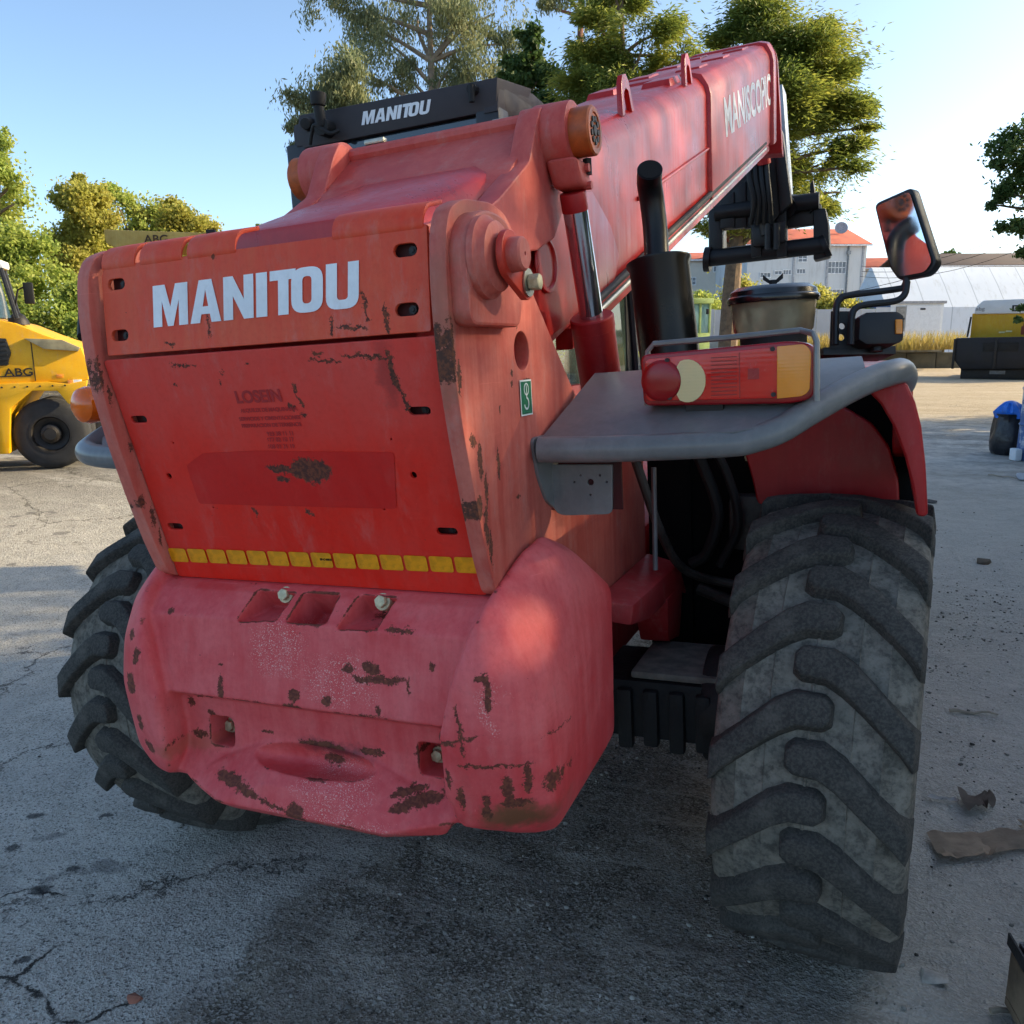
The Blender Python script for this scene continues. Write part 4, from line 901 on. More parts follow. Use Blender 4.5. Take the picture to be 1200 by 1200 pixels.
for s_ in (1, -1): B().cyl((s_*.70, .698, .62), (s_*.92, .698, .62), .17, n=28).build('wheel_hub', darkmetal, TH, .02)
SUN_FILTER_LEAVES = 48000  # leaf count, sets how much sun the added crown lets through

# ------------------------------------------------------------------ ground
PN = MACH.col[2].xyz; PO = MACH.translation
def smooth(a, b, x): t = np.clip((x-a)/(b-a), 0, 1); return t*t*(3-2*t)
class VN:
    """tileable value noise on a random lattice"""
    def __init__(s, seed): s.g = np.random.default_rng(seed).random((256, 256))
    def __call__(s, x, y):
        xi, yi = np.floor(x).astype(int), np.floor(y).astype(int); fx, fy = x-xi, y-yi; fx, fy = fx*fx*(3-2*fx), fy*fy*(3-2*fy)
        g = s.g; a = lambda i, j: g[i & 255, j & 255]
        return (a(xi, yi)*(1-fx)+a(xi+1, yi)*fx)*(1-fy)+(a(xi, yi+1)*(1-fx)+a(xi+1, yi+1)*fx)*fy
vn = VN(3)
def fbm(x, y, f, o=4):
    t = 0; k = 1; s_ = 0
    for i in range(o): t = t+k*vn(x*f+17*i, y*f+31*i); s_ += k; k *= .5; f *= 2.03
    return t/s_-.5
ga, gb = G(120, 1198), G(415, 978)                     # the edge where the asphalt ends
gt = (gb-ga).xy.normalized(); gn = Vector((gt.y, -gt.x))        # points to the gravel side
def gravel_side(x, y):
    return (x-ga.x)*gn.x+(y-ga.y)*gn.y+fbm(x, y, 1.7)*.35
def hz(x, y, fine=True):
    pz = PO.z-((x-PO.x)*PN.x+(y-PO.y)*PN.y)/PN.z
    d = np.hypot(x-0, (y-1.6)); wgt = 1-smooth(3.4, 10, d)
    z = pz*wgt+fbm(x, y, .18, 3)*.10*smooth(5, 14, d)
    if fine:
        g_ = smooth(-.05, .12, gravel_side(x, y)); near = 1-smooth(6, 14, d)
        z = z+near*(fbm(x, y, 1.3, 5)*.065*g_+fbm(x+50, y, 6, 5)*.036*g_-.012*g_+fbm(x, y, 3, 3)*.006)
    return z
NX = 430
u = np.linspace(-1, 1, NX); xs_ = 1.5*np.sinh(6.1*u)+.3; ys_ = 1.5*np.sinh(6.1*u)+.2
XX, YY = np.meshgrid(xs_, ys_); ZZ = hz(XX, YY)
me = bpy.data.meshes.new('ground'); idx = np.arange(NX*NX).reshape(NX, NX)
V = np.stack([XX.ravel(), YY.ravel(), ZZ.ravel()], 1)
Fq = np.stack([idx[:-1, :-1].ravel(), idx[:-1, 1:].ravel(), idx[1:, 1:].ravel(), idx[1:, :-1].ravel()], 1)
def np_mesh(me, V, F, k=4):
    me.vertices.add(len(V)); me.vertices.foreach_set('co', np.asarray(V, np.float32).ravel())
    me.loops.add(F.size); me.loops.foreach_set('vertex_index', F.astype(np.int32).ravel())
    me.polygons.add(len(F)); me.polygons.foreach_set('loop_start', np.arange(0, F.size, k, dtype=np.int32))
    try: me.polygons.foreach_set('loop_total', np.full(len(F), k, np.int32))
    except Exception: pass
    me.update(calc_edges=True); return me
np_mesh(me, V, Fq)
def ground_nodes(t):
    p = t.coord(); s_ = t.sep(p)
    sd = t.math('ADD', t.math('MULTIPLY', t.math('SUBTRACT', s_[0], ga.x), gn.x), t.math('MULTIPLY', t.math('SUBTRACT', s_[1], ga.y), gn.y))
    n1 = t.noise(p, 1.6, 6, .65); n2 = t.noise(p, 5.5, 6, .7); n3 = t.noise(p, 30, 5, .65); n4 = t.noise(p, 170, 3, .65); n5 = t.noise(p, .35, 4, .6)
    sd = t.math('ADD', sd, t.math('MULTIPLY', t.math('SUBTRACT', n1, .5), .7)); sd = t.math('ADD', sd, t.math('MULTIPLY', t.math('SUBTRACT', n3, .5), .12))
    far = t.rng(t.vmath('LENGTH', t.vmath('SUBTRACT', p, (0, 1, 0))), 5, 13)
    gmask = t.math('MULTIPLY', t.rng(sd, -.03, .10), 1)
    # asphalt: grey binder worn to its pale aggregate
    n5f = t.noise(p, 330, 2, .7); st = t.voro(p, 150, 'F1', 1); stc = t.sep(st)[0]; st2 = t.sep(t.voro(p, 75, 'F1', 1))[1]; d2 = t.voro(p, 75, 'F1', 0)
    asp = t.mix(t.rng(n2, .3, .7), s2l((166, 160, 148)), s2l((194, 187, 174)))
    asp = t.mix(t.rng(stc, .5, .95, 0, .6), asp, s2l((208, 203, 193))); asp = t.mix(t.rng(t.math('ADD', stc, t.math('MULTIPLY', n3, .5)), .46, .26, 0, .75), asp, s2l((58, 58, 58)))
    asp = t.mix(t.rng(n5f, .58, .70, 0, .5), asp, s2l((206, 202, 194)))
    cr = t.voro(t.vmath('ADD', p, t.vmath('SCALE', t.noise(p, 4, 6, .75, col=True), .5)), .62, 'DISTANCE_TO_EDGE')
    crm = t.math('MULTIPLY', t.rng(t.math('ADD', cr, t.math('MULTIPLY', t.math('SUBTRACT', n3, .5), .012)), .008, .002), t.rng(n5, .47, .52))
    asp = t.mix(t.math('MULTIPLY', crm, .8), asp, s2l((44, 42, 41)))
    pw = t.vmath('ADD', p, t.vmath('SCALE', t.vmath('SUBTRACT', t.noise(p, 11, 7, .8, col=True), (.5, .5, .5)), .10))
    def blot(q, k, rx, ry, ang):
        v = t.vmath('MULTIPLY', t.vmath('SUBTRACT', k, (q.x, q.y, q.z)), (1, 1, 0)); r_ = t.n('ShaderNodeVectorRotate', rotation_type='Z_AXIS'); t.put(r_.inputs['Vector'], v); r_.inputs['Angle'].default_value = -ang
        return t.math('SUBTRACT', 1, t.vmath('LENGTH', t.vmath('MULTIPLY', r_.outputs[0], (1/rx, 1/ry, 0))))
    segs = []
    for L_ in (((-20, 1098), (22, 1120), (48, 1128), (62, 1158), (95, 1165), (130, 1148), (168, 1130)), ((62, 1158), (20, 1200)), ((-10, 1120), (64, 1069)), ((-10, 1010), (30, 1000), (75, 1012))):
        for a_, b_ in zip(L_[:-1], L_[1:]):
            a_, b_ = G(*a_), G(*b_); d_ = b_-a_; segs.append(blot((a_+b_)/2, pw, d_.length*.6, .0085, math.atan2(d_.y, d_.x)))
    crk = t.rng(t.maxs(segs), .0, .5); asp = t.mix(t.math('MULTIPLY', crk, .92), asp, s2l((30, 29, 28)))
    oil = t.rng(t.maxs([blot(G(x_, y_), pw, rx_, ry_, .3) for x_, y_, rx_, ry_ in ((42, 1001, .055, .035), (36, 913, .045, .03), (80, 977, .03, .022), (10, 950, .035, .03), (122, 915, .03, .02), (20, 1085, .03, .02))]), 0, .5, 0, .8); asp = t.mix(oil, asp, s2l((44, 45, 47)))
    spots = t.rng(t.noise(t.mapv(p, (1, 1, 1), (7, 3, 0)), 2.9, 3, .5), .66, .70, 0, .5); asp = t.mix(spots, asp, s2l((56, 57, 60)))
    asp = t.mix(t.rng(n1, .5, .72, 0, .35), asp, s2l((158, 154, 147)))
    # gravel: dark earth with pale grit and swept dust
    gr = t.mix(t.rng(n2, .3, .7), s2l((90, 83, 72)), s2l((156, 146, 130)))
    sw = t.noise(t.mapv(p, (1, 4, 1), rot=(0, 0, .9)), 2.2, 6, .7, .5)
    gr = t.mix(t.rng(sw, .5, .64, 0, .85), gr, s2l((184, 174, 158)))
    gr = t.mix(t.rng(stc, .5, .95, 0, .8), gr, s2l((186, 179, 167))); gr = t.mix(t.math('MULTIPLY', t.rng(st2, .55, .8, 0, .8), t.rng(d2, .55, .3)), gr, s2l((150, 145, 137)))
    trk = t.math('SINE', t.math('MULTIPLY', t.math('ADD', t.math('MULTIPLY', s_[0], .9), t.math('ADD', t.math('MULTIPLY', s_[1], .42), t.math('MULTIPLY', n1, .8))), 7.5))
    gr = t.mix(t.math('MULTIPLY', t.rng(trk, .1, .9), t.rng(n5, .45, .6, 0, .55)), gr, s2l((152, 144, 130)))
    gr = t.mix(t.rng(t.math('ADD', stc, t.math('MULTIPLY', n3, .6)), .52, .25, 0, .7), gr, s2l((44, 41, 38)))
    rightdust = t.rng(t.math('ADD', s_[0], t.math('MULTIPLY', n1, .6)), 1.15, 1.75); gr = t.mix(t.math('MULTIPLY', rightdust, .7), gr, t.mix(n3, s2l((166, 160, 149)), s2l((214, 207, 194))))
    near = t.mix(gmask, asp, gr)
    # far yard: pale cement dust in streaks
    fs = t.noise(t.mapv(p, (.5, 1.6, 1)), .8, 6, .7)
    fy = t.mix(t.rng(fs, .38, .62), s2l((164, 159, 150)), s2l((214, 208, 198))); fy = t.mix(t.rng(n2, .6, .35, 0, .45), fy, s2l((92, 92, 94)))
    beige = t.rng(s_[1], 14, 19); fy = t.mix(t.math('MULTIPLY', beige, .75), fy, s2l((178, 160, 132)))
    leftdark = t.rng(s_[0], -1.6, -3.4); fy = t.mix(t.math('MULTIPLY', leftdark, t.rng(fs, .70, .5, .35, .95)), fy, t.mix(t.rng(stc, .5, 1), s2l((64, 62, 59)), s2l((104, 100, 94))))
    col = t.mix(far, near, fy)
    h = t.math('ADD', t.math('MULTIPLY', n4, .6), t.math('MULTIPLY', t.math('ADD', t.voro(p, 150, 'F1', 0), d2), .5)); h = t.math('SUBTRACT', h, t.math('MULTIPLY', t.math('MAXIMUM', crm, crk), 1.6)); h = t.math('ADD', h, t.math('ADD', t.math('MULTIPLY', n3, 2.2), t.math('MULTIPLY', n2, 2.5)))
    return dict(col=col, rough=.93, spec=.2, nrm=t.bump(h, .75, .012))
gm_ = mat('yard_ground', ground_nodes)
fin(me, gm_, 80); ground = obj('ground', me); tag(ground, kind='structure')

# loose grit and stones on it
ico = bmesh.new(); bmesh.ops.create_icosphere(ico, subdivisions=1, radius=1); iv = np.array([v.co[:] for v in ico.verts]); ifc = np.array([[v.index for v in f.verts] for f in ico.faces]); ico.free()
def stones(n, xr, yr, rmin, rmax, keep, name):
    x = rng.uniform(*xr, n); y = rng.uniform(*yr, n); k = keep(x, y) > rng.random(n); x, y = x[k], y[k]; n = len(x)
    r_ = rmin*(rmax/rmin)**(rng.random(n)**2.6); z = hz(x, y)+r_*.18
    sc = r_[:, None]*rng.uniform(.6, 1.25, (n, 3))*np.array([1, 1, .55]); a = rng.uniform(0, 6.28, n)
    vv = iv[None]*sc[:, None]*(1+rng.uniform(-.28, .28, (n, len(iv), 1))); ca, sa = np.cos(a)[:, None], np.sin(a)[:, None]
    vx = vv[..., 0]*ca-vv[..., 1]*sa+x[:, None]; vy = vv[..., 0]*sa+vv[..., 1]*ca+y[:, None]; vz = vv[..., 2]+z[:, None]
    VV = np.stack([vx, vy, vz], -1).reshape(-1, 3); FF = (ifc[None]+(np.arange(n)*len(iv))[:, None, None]).reshape(-1, 3)
    m = np_mesh(bpy.data.meshes.new(name), VV, FF, 3)
    sm = mat('grit', lambda t: dict(col=t.mix(t.rng(t.n('ShaderNodeNewGeometry').outputs['Random Per Island'], 0, 1, 0, 1, False), s2l((48, 46, 42)), s2l((186, 180, 168))), rough=.9, spec=.2))
    m.materials.append(sm); o = obj(name, m); return tag(o, 'loose grey grit and small stones scattered over the yard', 'gravel', kind='stuff')
def keepg(x, y):
    g_ = smooth(0, .25, gravel_side(x, y)); c_ = smooth(-.02, .16, fbm(x+9, y, 1.1, 4)); return (g_*(.15+.85*c_)+.025+.30*smooth(1.2, 1.6, x)*smooth(-.1, .1, fbm(x+3, y+5, .9, 4)))*(1-.93*smooth(2.2, 6.5, y))
stones(130000, (-2.6, 4.2), (-1.2, 7.5), .0016, .010, keepg, 'gravel')

# ------------------------------------------------------------------ trees
bark = simple('bark', (112, 92, 72), .9, var=.35, scale=9, bump=.6, bscale=24); barkp = simple('bark_pale', (150, 132, 112), .9, var=.3, scale=6, bump=.5, bscale=20)
def leafmat(nm, c1, c2, c3, tf=.45):
    def fn(t):
        i = t.n('ShaderNodeNewGeometry').outputs['Random Per Island']; p = t.coord('Object'); n = t.noise(p, .55, 3, .6)
        col = t.mix(t.rng(n, .35, .65), t.mix(t.rng(i, 0, 1, 0, 1, False), s2l(c1), s2l(c2)), t.mix(t.rng(i, 0, 1, 0, 1, False), s2l(c2), s2l(c3)))
        return dict(col=col, rough=.55, spec=.3, translucent=col, tfac=tf)
    return mat(nm, fn)
LM = dict(euc=leafmat('eucalyptus_leaf', (104, 116, 84), (134, 142, 104), (156, 150, 104)), yel=leafmat('yellow_leaf', (150, 154, 74), (184, 180, 92), (170, 156, 78), .55), grn=leafmat('green_leaf', (136, 158, 76), (168, 180, 92), (188, 188, 100), .55),
    con=leafmat('conifer_spray', (88, 106, 52), (130, 142, 64), (174, 168, 76), .5), drk=leafmat('dark_leaf', (60, 86, 46), (84, 108, 56), (104, 118, 62)))
def leaves(clumps, n, ln, wd, style, seed, gaps=True):
    sprd = 1.6 if style == 'spray' else 1
    r = np.random.default_rng(seed); vol = np.array([c[1]**2 for c in clumps]); pr = vol/vol.sum(); C = []; O = []
    for (c, R_, flat), p in zip(clumps, pr):
        k = max(5, int(26*(R_/1.0)**1.2)); k = min(k, 90)
        d = r.normal(size=(k, 3)); d /= np.linalg.norm(d, axis=1)[:, None]; rad_ = r.random(k)**.45; s = np.array(c)+d*rad_[:, None]*R_*np.array([1, 1, flat])
        m = max(1, int(n*p)); j = r.integers(0, k, m); sg = R_*(.16+.16*r.random(k))*sprd
        q = s[j]+r.normal(size=(m, 3))*sg[j][:, None]*np.array([1, 1, .75 if flat > .6 else .35]); C.append(q); O.append(np.array(c)[None].repeat(m, 0))
    C = np.concatenate(C); O = np.concatenate(O)
    ph = seed*3.7; qf = float(gaps) if gaps else 1.; g1 = vn((C[:, 0]*1.05+C[:, 2]*.8)*qf+ph, (C[:, 1]*1.05-C[:, 2]*.7)*qf+ph*2); g2 = vn(C[:, 0]*2.6-C[:, 2]*1.9+ph, C[:, 1]*2.6+C[:, 2]*2.4+40)
    kp = (not gaps) | ((g1*.65+g2*.35) > r.normal(.37 if style == 'hang' else .41 if style == 'leaf' else .47, .05, len(C))); C, O = C[kp], O[kp]; m = len(C); L = ln*r.uniform(.6, 1.35, m); Wd = wd*r.uniform(.6, 1.3, m)
    if style == 'hang': a = r.normal(size=(m, 3))*.45+np.array([0, 0, -1])
    elif style == 'spray': a = (C-O); a /= np.linalg.norm(a, axis=1)[:, None]+1e-6; a = a*np.array([1, 1, .35])+np.array([0, 0, -.25])+r.normal(size=(m, 3))*.35
    else: a = r.normal(size=(m, 3))
    a /= np.linalg.norm(a, axis=1)[:, None]; b = np.cross(a, r.normal(size=(m, 3))); b /= np.linalg.norm(b, axis=1)[:, None]
    a *= L[:, None]/2; b *= Wd[:, None]/2
    if style == 'spray': VV = np.stack([C-a, C-a*.2+b, C+a, C-a*.2-b], 1)
    else: VV = np.stack([C-a, C+b, C+a, C-b], 1)
    return VV.reshape(-1, 3), np.arange(4*m).reshape(m, 4)
def tree(name, label, D, trunk, clumps, n, lm, ln=.12, wd=.07, style='leaf', group=None, r0=.18, bk=bark, seed=1, limbs=True, cat='tree', raw=False, gaps=True):
    P = (lambda px, py, dd=0: W(D+dd, px, py)) if not raw else (lambda x, y, z: Vector((x, y, z)))
    base = P(*trunk[0]); base.z = float(hz(np.array(base.x), np.array(base.y), False))-.05
    root = empty(name, Matrix.Translation(base)); tag(root, label, cat, group)
    inv = Matrix.Translation(-base)
    pts = [base]+[P(*q) for q in trunk[1:]]; sp = smooth_path(pts, 5); k = len(sp)
    B().tube([inv @ p for p in sp], [r0*(1-.78*i/(k-1)) for i in range(k)], 10).build('trunk', bk, root)
    rr = random.Random(seed); C = []
    for c in clumps:
        if raw: p = Vector(c[:3]); R_ = c[3]; fl = c[4] if len(c) > 4 else .8
        else: dd = rr.uniform(-.6, .6)*c[2]*D/FPX; p = W(D+dd, c[0], c[1]); R_ = c[2]*D/FPX; fl = c[3] if len(c) > 3 else .8
        C.append((tuple(inv @ p), R_, fl))
        if limbs:
            zz = min(p.z-.3*R_, pts[-1].z); s_ = min(sp, key=lambda q: abs(q.z-(zz-R_*.9)))
            mid = s_.lerp(p, .5)+Vector((rr.uniform(-.2, .2), rr.uniform(-.2, .2), .12*R_)); q = smooth_path([s_, mid, p], 4)
            B().tube([inv @ v for v in q], [r0*.34*(1-.8*i/(len(q)-1)) for i in range(len(q))], 6).build('limb', bk, root)
    V, F = leaves(C, n, ln, wd, style, seed, gaps)
    m = np_mesh(bpy.data.meshes.new('crown'), V, F); m.materials.append(LM[lm]); obj('crown', m, root)
    return root
tree('eucalyptus_tree', 'tall thin-leaved eucalyptus with two pale stems behind the dark cab visor', 26, [(505, 392), (508, 200), (506, 100), (500, -60)], [(400, 18, 36), (440, 40, 40), (425, 85, 34), (490, 15, 45), (535, 25, 40), (565, 75, 30), (525, 85, 32), (580, 15, 34), (598, 50, 20), (470, -45, 55), (550, -45, 55), (478, 92, 24), (385, 8, 20), (545, 110, 24), (370, -20, 26), (455, 105, 22)],
    60000, 'euc', .15, .04, 'hang', None, .24, barkp, 11)
tree('eucalyptus_tree', 'lower bushy grey-green eucalyptus left of the dark cab visor', 24, [(418, 392), (412, 200), (408, 90)], [(368, 115, 30), (402, 92, 34), (350, 145, 18), (422, 125, 28), (385, 150, 28), (345, 170, 14), (410, 160, 26)], 22000, 'euc', .15, .045, 'hang', None, .15, barkp, 12)
tree('eucalyptus_tree', 'bare reddish trunk with sparse top between the dark tree and the layered conifer', 27, [(668, 392), (676, 150), (680, 40), (682, -60)], [(650, -12, 26), (700, -20, 30), (640, 6, 14), (720, -4, 18)], 6000, 'euc', .17, .045, 'hang', None, .2, simple('bark_red', (126, 84, 66), .9, var=.3, scale=8, bump=.4), 13)
tree('broadleaf_tree', 'small dark green pointed tree right above the end of the cab visor', 22, [(620, 392), (620, 200), (622, 60)], [(622, 45, 17), (614, 82, 24), (634, 92, 22), (608, 110, 22), (640, 118, 20), (625, 130, 26), (590, 95, 10)], 16000, 'drk', .13, .09, 'leaf', None, .12, bark, 14)
tree('conifer_tree', 'layered green conifer whose flat branches reach over the red boom', 20, [(730, 392), (732, 200), (728, -20)], [(720, 8, 34, .46), (755, 40, 38, .42), (690, 62, 34, .46), (742, 78, 40, .46), (790, 36, 26, .25), (795, 68, 28, .42), (678, 100, 30, .46), (725, -22, 30, .5), (810, 66, 14, .25), (735, 110, 40, .46), (700, 125, 34, .46), (775, 100, 30, .42), (700, 20, 22, .4)],
    90000, 'con', .15, .035, 'spray', None, .16, bark, 15)
tree('conifer_tree', 'big yellow-green conifer hanging behind the boom end and the black carriage', 22, [(852, 396), (858, 330), (868, 240), (886, 60), (890, -20)], [(880, 18, 36, .5), (915, 50, 46, .5), (955, 85, 40, .46), (985, 130, 32, .46), (940, 130, 50, .5), (968, 190, 40, .46), (925, 205, 46, .5), (858, 45, 24, .46), (1000, 170, 20, .46), (900, -14, 34, .5), (985, 225, 16, .46), (885, 190, 38, .5), (850, 245, 26, .46), (828, 268, 20, .46), (900, 255, 32, .5), (940, 60, 40, .46), (1005, 120, 14, .5), (990, 85, 14, .5), (905, 110, 48, .5), (950, 240, 30, .5), (1012, 150, 12, .4), (1002, 196, 14, .4), (975, 60, 14, .5), (962, 30, 14, .5), (910, 150, 40, .5), (870, 110, 30, .46)],
    190000, 'con', .16, .038, 'spray', None, .27, bark, 16)
tree('broadleaf_tree', 'tall green tree cut by the left edge of the frame above the roller', 30, [(-5, 400), (-5, 300), (0, 190)], [(-2, 185, 26), (12, 215, 20), (-14, 240, 44), (28, 236, 10), (-20, 190, 30), (6, 165, 14)], 14000, 'grn', .15, .09, 'leaf', None, .2, bark, 17)
for i, (lb_, tr, cl, lm, n_, dD) in enumerate((
    ('dense green bushy tree straight behind the yellow roller cab', [(20, 402), (20, 330)], [(18, 290, 34), (45, 330, 34), (-10, 320, 40), (62, 362, 30), (20, 360, 36), (85, 350, 24), (40, 285, 20), (10, 392, 40), (60, 392, 36), (95, 385, 26), (-30, 370, 50)], 'grn', 26000, 29),
    ('yellow-leaved tree with a tall thin top left of the beige canopy', [(95, 402), (98, 260)], [(98, 232, 24), (110, 262, 30), (82, 280, 26), (95, 320, 30), (75, 235, 14), (88, 212, 10), (120, 300, 24), (100, 360, 26), (66, 300, 24), (92, 395, 30), (120, 385, 30)], 'yel', 26000, 33),
    ('olive rounded tree behind the beige canopy, with uneven top', [(150, 402), (150, 270)], [(140, 242, 22), (165, 250, 26), (150, 285, 36), (128, 228, 12), (182, 268, 24), (140, 330, 40), (150, 380, 40)], 'grn', 20000, 35),
    ('lower yellow-green tree above the left end of the red tail', [(212, 402), (212, 280)], [(195, 255, 22), (215, 262, 24), (236, 272, 18), (208, 295, 34), (180, 262, 16), (250, 286, 10), (200, 238, 10), (215, 350, 40), (215, 390, 36)], 'yel', 18000, 36))):
    tree('broadleaf_tree', lb_, dD, tr, cl, int(n_*2.4), lm, .15, .10, 'leaf', 'trees along the back of the yard on the left', .16, bark, 20+i)
tree('broadleaf_tree', 'distant small green treetop just showing over the red tail', 60, [(303, 402), (303, 280)], [(303, 268, 5), (310, 272, 6)], 1500, 'grn', .2, .12, 'leaf', None, .15, bark, 30)
tree('broadleaf_tree', 'dark tree with small leaves entering at the right edge', 15, [(1300, 405), (1290, 330), (1262, 200)], [(1196, 168, 26), (1178, 226, 18), (1190, 268, 20), (1215, 210, 38), (1170, 190, 12), (1202, 295, 14), (1240, 170, 44), (1250, 260, 44), (1200, 360, 8), (1192, 375, 6), (1165, 240, 8)], 22000, 'drk', .085, .05, 'leaf', None, .16, bark, 31)
for i, (lb_, px, py, r_, D_, lm) in enumerate((('round yellow-green bush in front of the white building', 955, 358, 24, 52, 'yel'), ('smaller yellow bush beside the round one near the mirror arms', 988, 362, 18, 51, 'yel'), ('pale yellow tree against the left wing of the white building', 868, 350, 26, 60, 'yel'),
    ('green bush right of the exhaust, low beside the tree trunk', 822, 360, 18, 55, 'grn'), ('dark low shrub between the bushes and the white tunnel', 1012, 372, 13, 50, 'drk'))):
    tree('bush', lb_, D_, [(px, 408), (px, py)], [(px, py, r_), (px-r_*.5, py+r_*.5, r_*.8), (px+r_*.5, py+r_*.5, r_*.8), (px, py-r_*.6, r_*.5), (px, py+r_, r_)], 9000, lm, .22, .14, 'leaf', 'bushes in front of the white building', .08, bark, 40+i, False, 'bush')
for i, (lb_, px, py, r_) in enumerate((('far pine crown on the skyline right of the mirror', 1113, 300, 8), ('second far treetop on the skyline, smaller and further right', 1136, 303, 5))):
    tree('broadleaf_tree', lb_, 130, [(px, 405), (px, py)], [(px, py, r_), (px-r_, py+3, r_*.7), (px+r_, py+3, r_*.7)], 1500, 'drk', .5, .3, 'leaf', None, .25, bark, 50+i)
# unseen row beyond the right edge, placed to cast shade over the yard
SHADE = ((8.5, 1.6, 6.5, 2.4, 9000), (14.2, 16.5, 8.0, 2.4, 9000), (10.8, 19.5, 8.5, 2.4, 12000), (16, 22.5, 9.5, 2.8, 12000), (17, 3.5, 9, 3.0, 9000), (8.6, 5.2, 4.6, 2.0, 14000), (9.6, 12.8, 5.0, 2.0, 14000),
    (8.2, 8.6, 4.2, 1.9, 16000), (8.4, 15.6, 5.0, 1.9, 14000), (8.6, 3.2, 4.2, 1.9, 16000), (12.6, 17.0, 6.2, 2.2, 10000), (9.0, 10.8, 4.4, 1.8, 16000), (7.6, 1.0, 3.8, 1.7, 14000), (7.4, 4.6, 3.6, 1.6, 20000), (7.5, 6.8, 3.6, 1.6, 20000), (7.2, 2.6, 3.4, 1.6, 20000))
SHL = ('unseen leafy tree nearest the tyre beyond the right edge', 'unseen tall airy tree standing behind the shade row', 'unseen leafy tree far up the yard in the shade row', 'unseen tallest tree at the far end of the shade row', 'unseen wide tree set back from the shade row', 'added short dense tree second in the shade row', 'added short tree beyond the middle of the shade row',
    'added low hedge bush in front of the thin tree', 'added low dense bush at the far end of the row', 'added low bush beside the nearest tree of the row', 'unseen medium tree between the tall far trees', 'added low rounded bush in the gap of the row', 'added lowest bush nearest the pallet', 'added thick low shrub in the front line of the row', 'added thick low shrub second in the front line of the row', 'added thick low shrub at the near end of the front line')
for i, (x, y, h_, cr_, n_) in enumerate(SHADE):
    q = random.Random(70+i)
    cl = [(x+q.uniform(-1, 1)*cr_*.8, y+q.uniform(-1, 1)*cr_*.8, h_*(.12+.80*k/13), cr_*q.uniform(.40, .62), .8) for k in range(14)]
    tree('unseen_shade_tree', SHL[i], 0, [(x, y, 0), (x+.1, y, h_*.5), (x, y+.1, h_*.9)], cl, n_, 'drk', .24, .15, 'leaf', 'unseen trees placed to shade the yard from the right', .2, bark, 60+i, True, 'tree', True)

cl = [(11+q.uniform(-1.0, 1.0), 6.2+i*.78+q.uniform(-.3, .3), 6.6+dz+.13*i+q.uniform(-.3, .3), 1.2, .95) for i in range(10) for dz in (-1.1, .2, 1.5) for q in (random.Random(200+i*7+int(dz*2)),)]  # added crown across the sun's path, thinned to let part of it through
tree('unseen_shade_tree', 'unseen added tree whose high airy crown is thinned to filter the sun', 0, [(11.4, 10.5, 0), (11.2, 10.4, 4), (11, 10.6, 7.5)], cl, SUN_FILTER_LEAVES, 'drk', .095, .055, 'leaf', 'unseen trees placed to shade the yard from the right', .18, bark, 99, True, 'tree', True, 2.4)

cl = []
for px in range(250, 740, 28):
    q = random.Random(px); cl += [(px, 318+q.uniform(-8, 10), 28), (px+10, 362+q.uniform(-6, 6), 30), (px, 398, 28)]
tree('hedge', 'dense green hedge closing the yard behind the telehandler', 40, [(495, 412), (495, 330)], cl, 50000, 'grn', .2, .13, 'leaf', None, .1, bark, 120, False, 'hedge')

# ------------------------------------------------------------------ vehicles and buildings beyond
CR, CU, CF = WC.col[0].xyz, WC.col[1].xyz, -WC.col[2].xyz
HF = Vector((CF.x, CF.y, 0)).normalized(); HR = Vector((HF.y, -HF.x, 0))
def site(name, px, py, label, cat, turn=0, D=None, face=False):
    """a thing standing on the ground where the photograph shows the point px,py; local x right, y away, z up; face: square to the line of sight"""
    g_ = G(px, py) if D is None else W(D, px, py)
    if D is not None: g_.z = 0
    g_.z = float(hz(np.array(g_.x), np.array(g_.y), False))
    v = g_-WC.translation; D_ = v.dot(CF); k = D_/FPX; kx = k
    if face:
        f2 = Vector((v.x, v.y, 0)).normalized(); kx = k*f2.dot(HF); m = frame(g_, Vector((f2.y, -f2.x, 0)), f2)
    else: m = frame(g_, HR, HF)
    m = m @ Matrix.Rotation(rad(turn), 4, 'Z')
    o = empty(name, m); tag(o, label, cat)
    return o, (lambda x, y: ((x-px)*kx, (py-y)*k)), k
yel = paint('machine_yellow', (220, 160, 8), (224, 172, 36), .38, speck=.745, dust=.3, streak=.3)
rubber = simple('rubber_dusty', (44, 44, 46), .85, var=.35, scale=8, bump=.2)
# yellow pneumatic roller
ro, L, k = site('road_roller', 61, 552, 'yellow pneumatic roller with black lettered flank parked at the left', 'road roller', -10, None, True)
L = (lambda x, y, k=k: ((x-52)*k*.86, (y-552)*-k))
def prof(pts, y0, y1, nm, m, par=None, bev=.02): return B().py([L(*p) for p in pts], y0, y1).build(nm, m, par or ro, bev)
prof([(-130, 378), (-2, 377), (27, 383), (60, 396), (104, 411), (111, 437), (108, 448), (84, 452), (60, 449), (30, 462), (8, 488), (4, 530), (-130, 530)], .06, 1.6, 'body', yel)
prof([(-130, 452), (60, 449), (84, 452), (108, 448), (104, 462), (82, 476), (70, 460), (40, 459), (12, 478), (4, 530), (-8, 530), (-5, 470), (-130, 468)], .0, .07, 'fender_skirt', yel)
prof([(38, 400), (82, 402), (103, 411), (100, 415), (60, 412)], -.005, .06, 'hood_panel', simple('hood_grey', (150, 140, 110), .5), None, .004)
g_ = prof([(-40, 396), (16, 400), (20, 416), (14, 430), (-40, 432)], .03, .08, 'grille', black, None, .01)
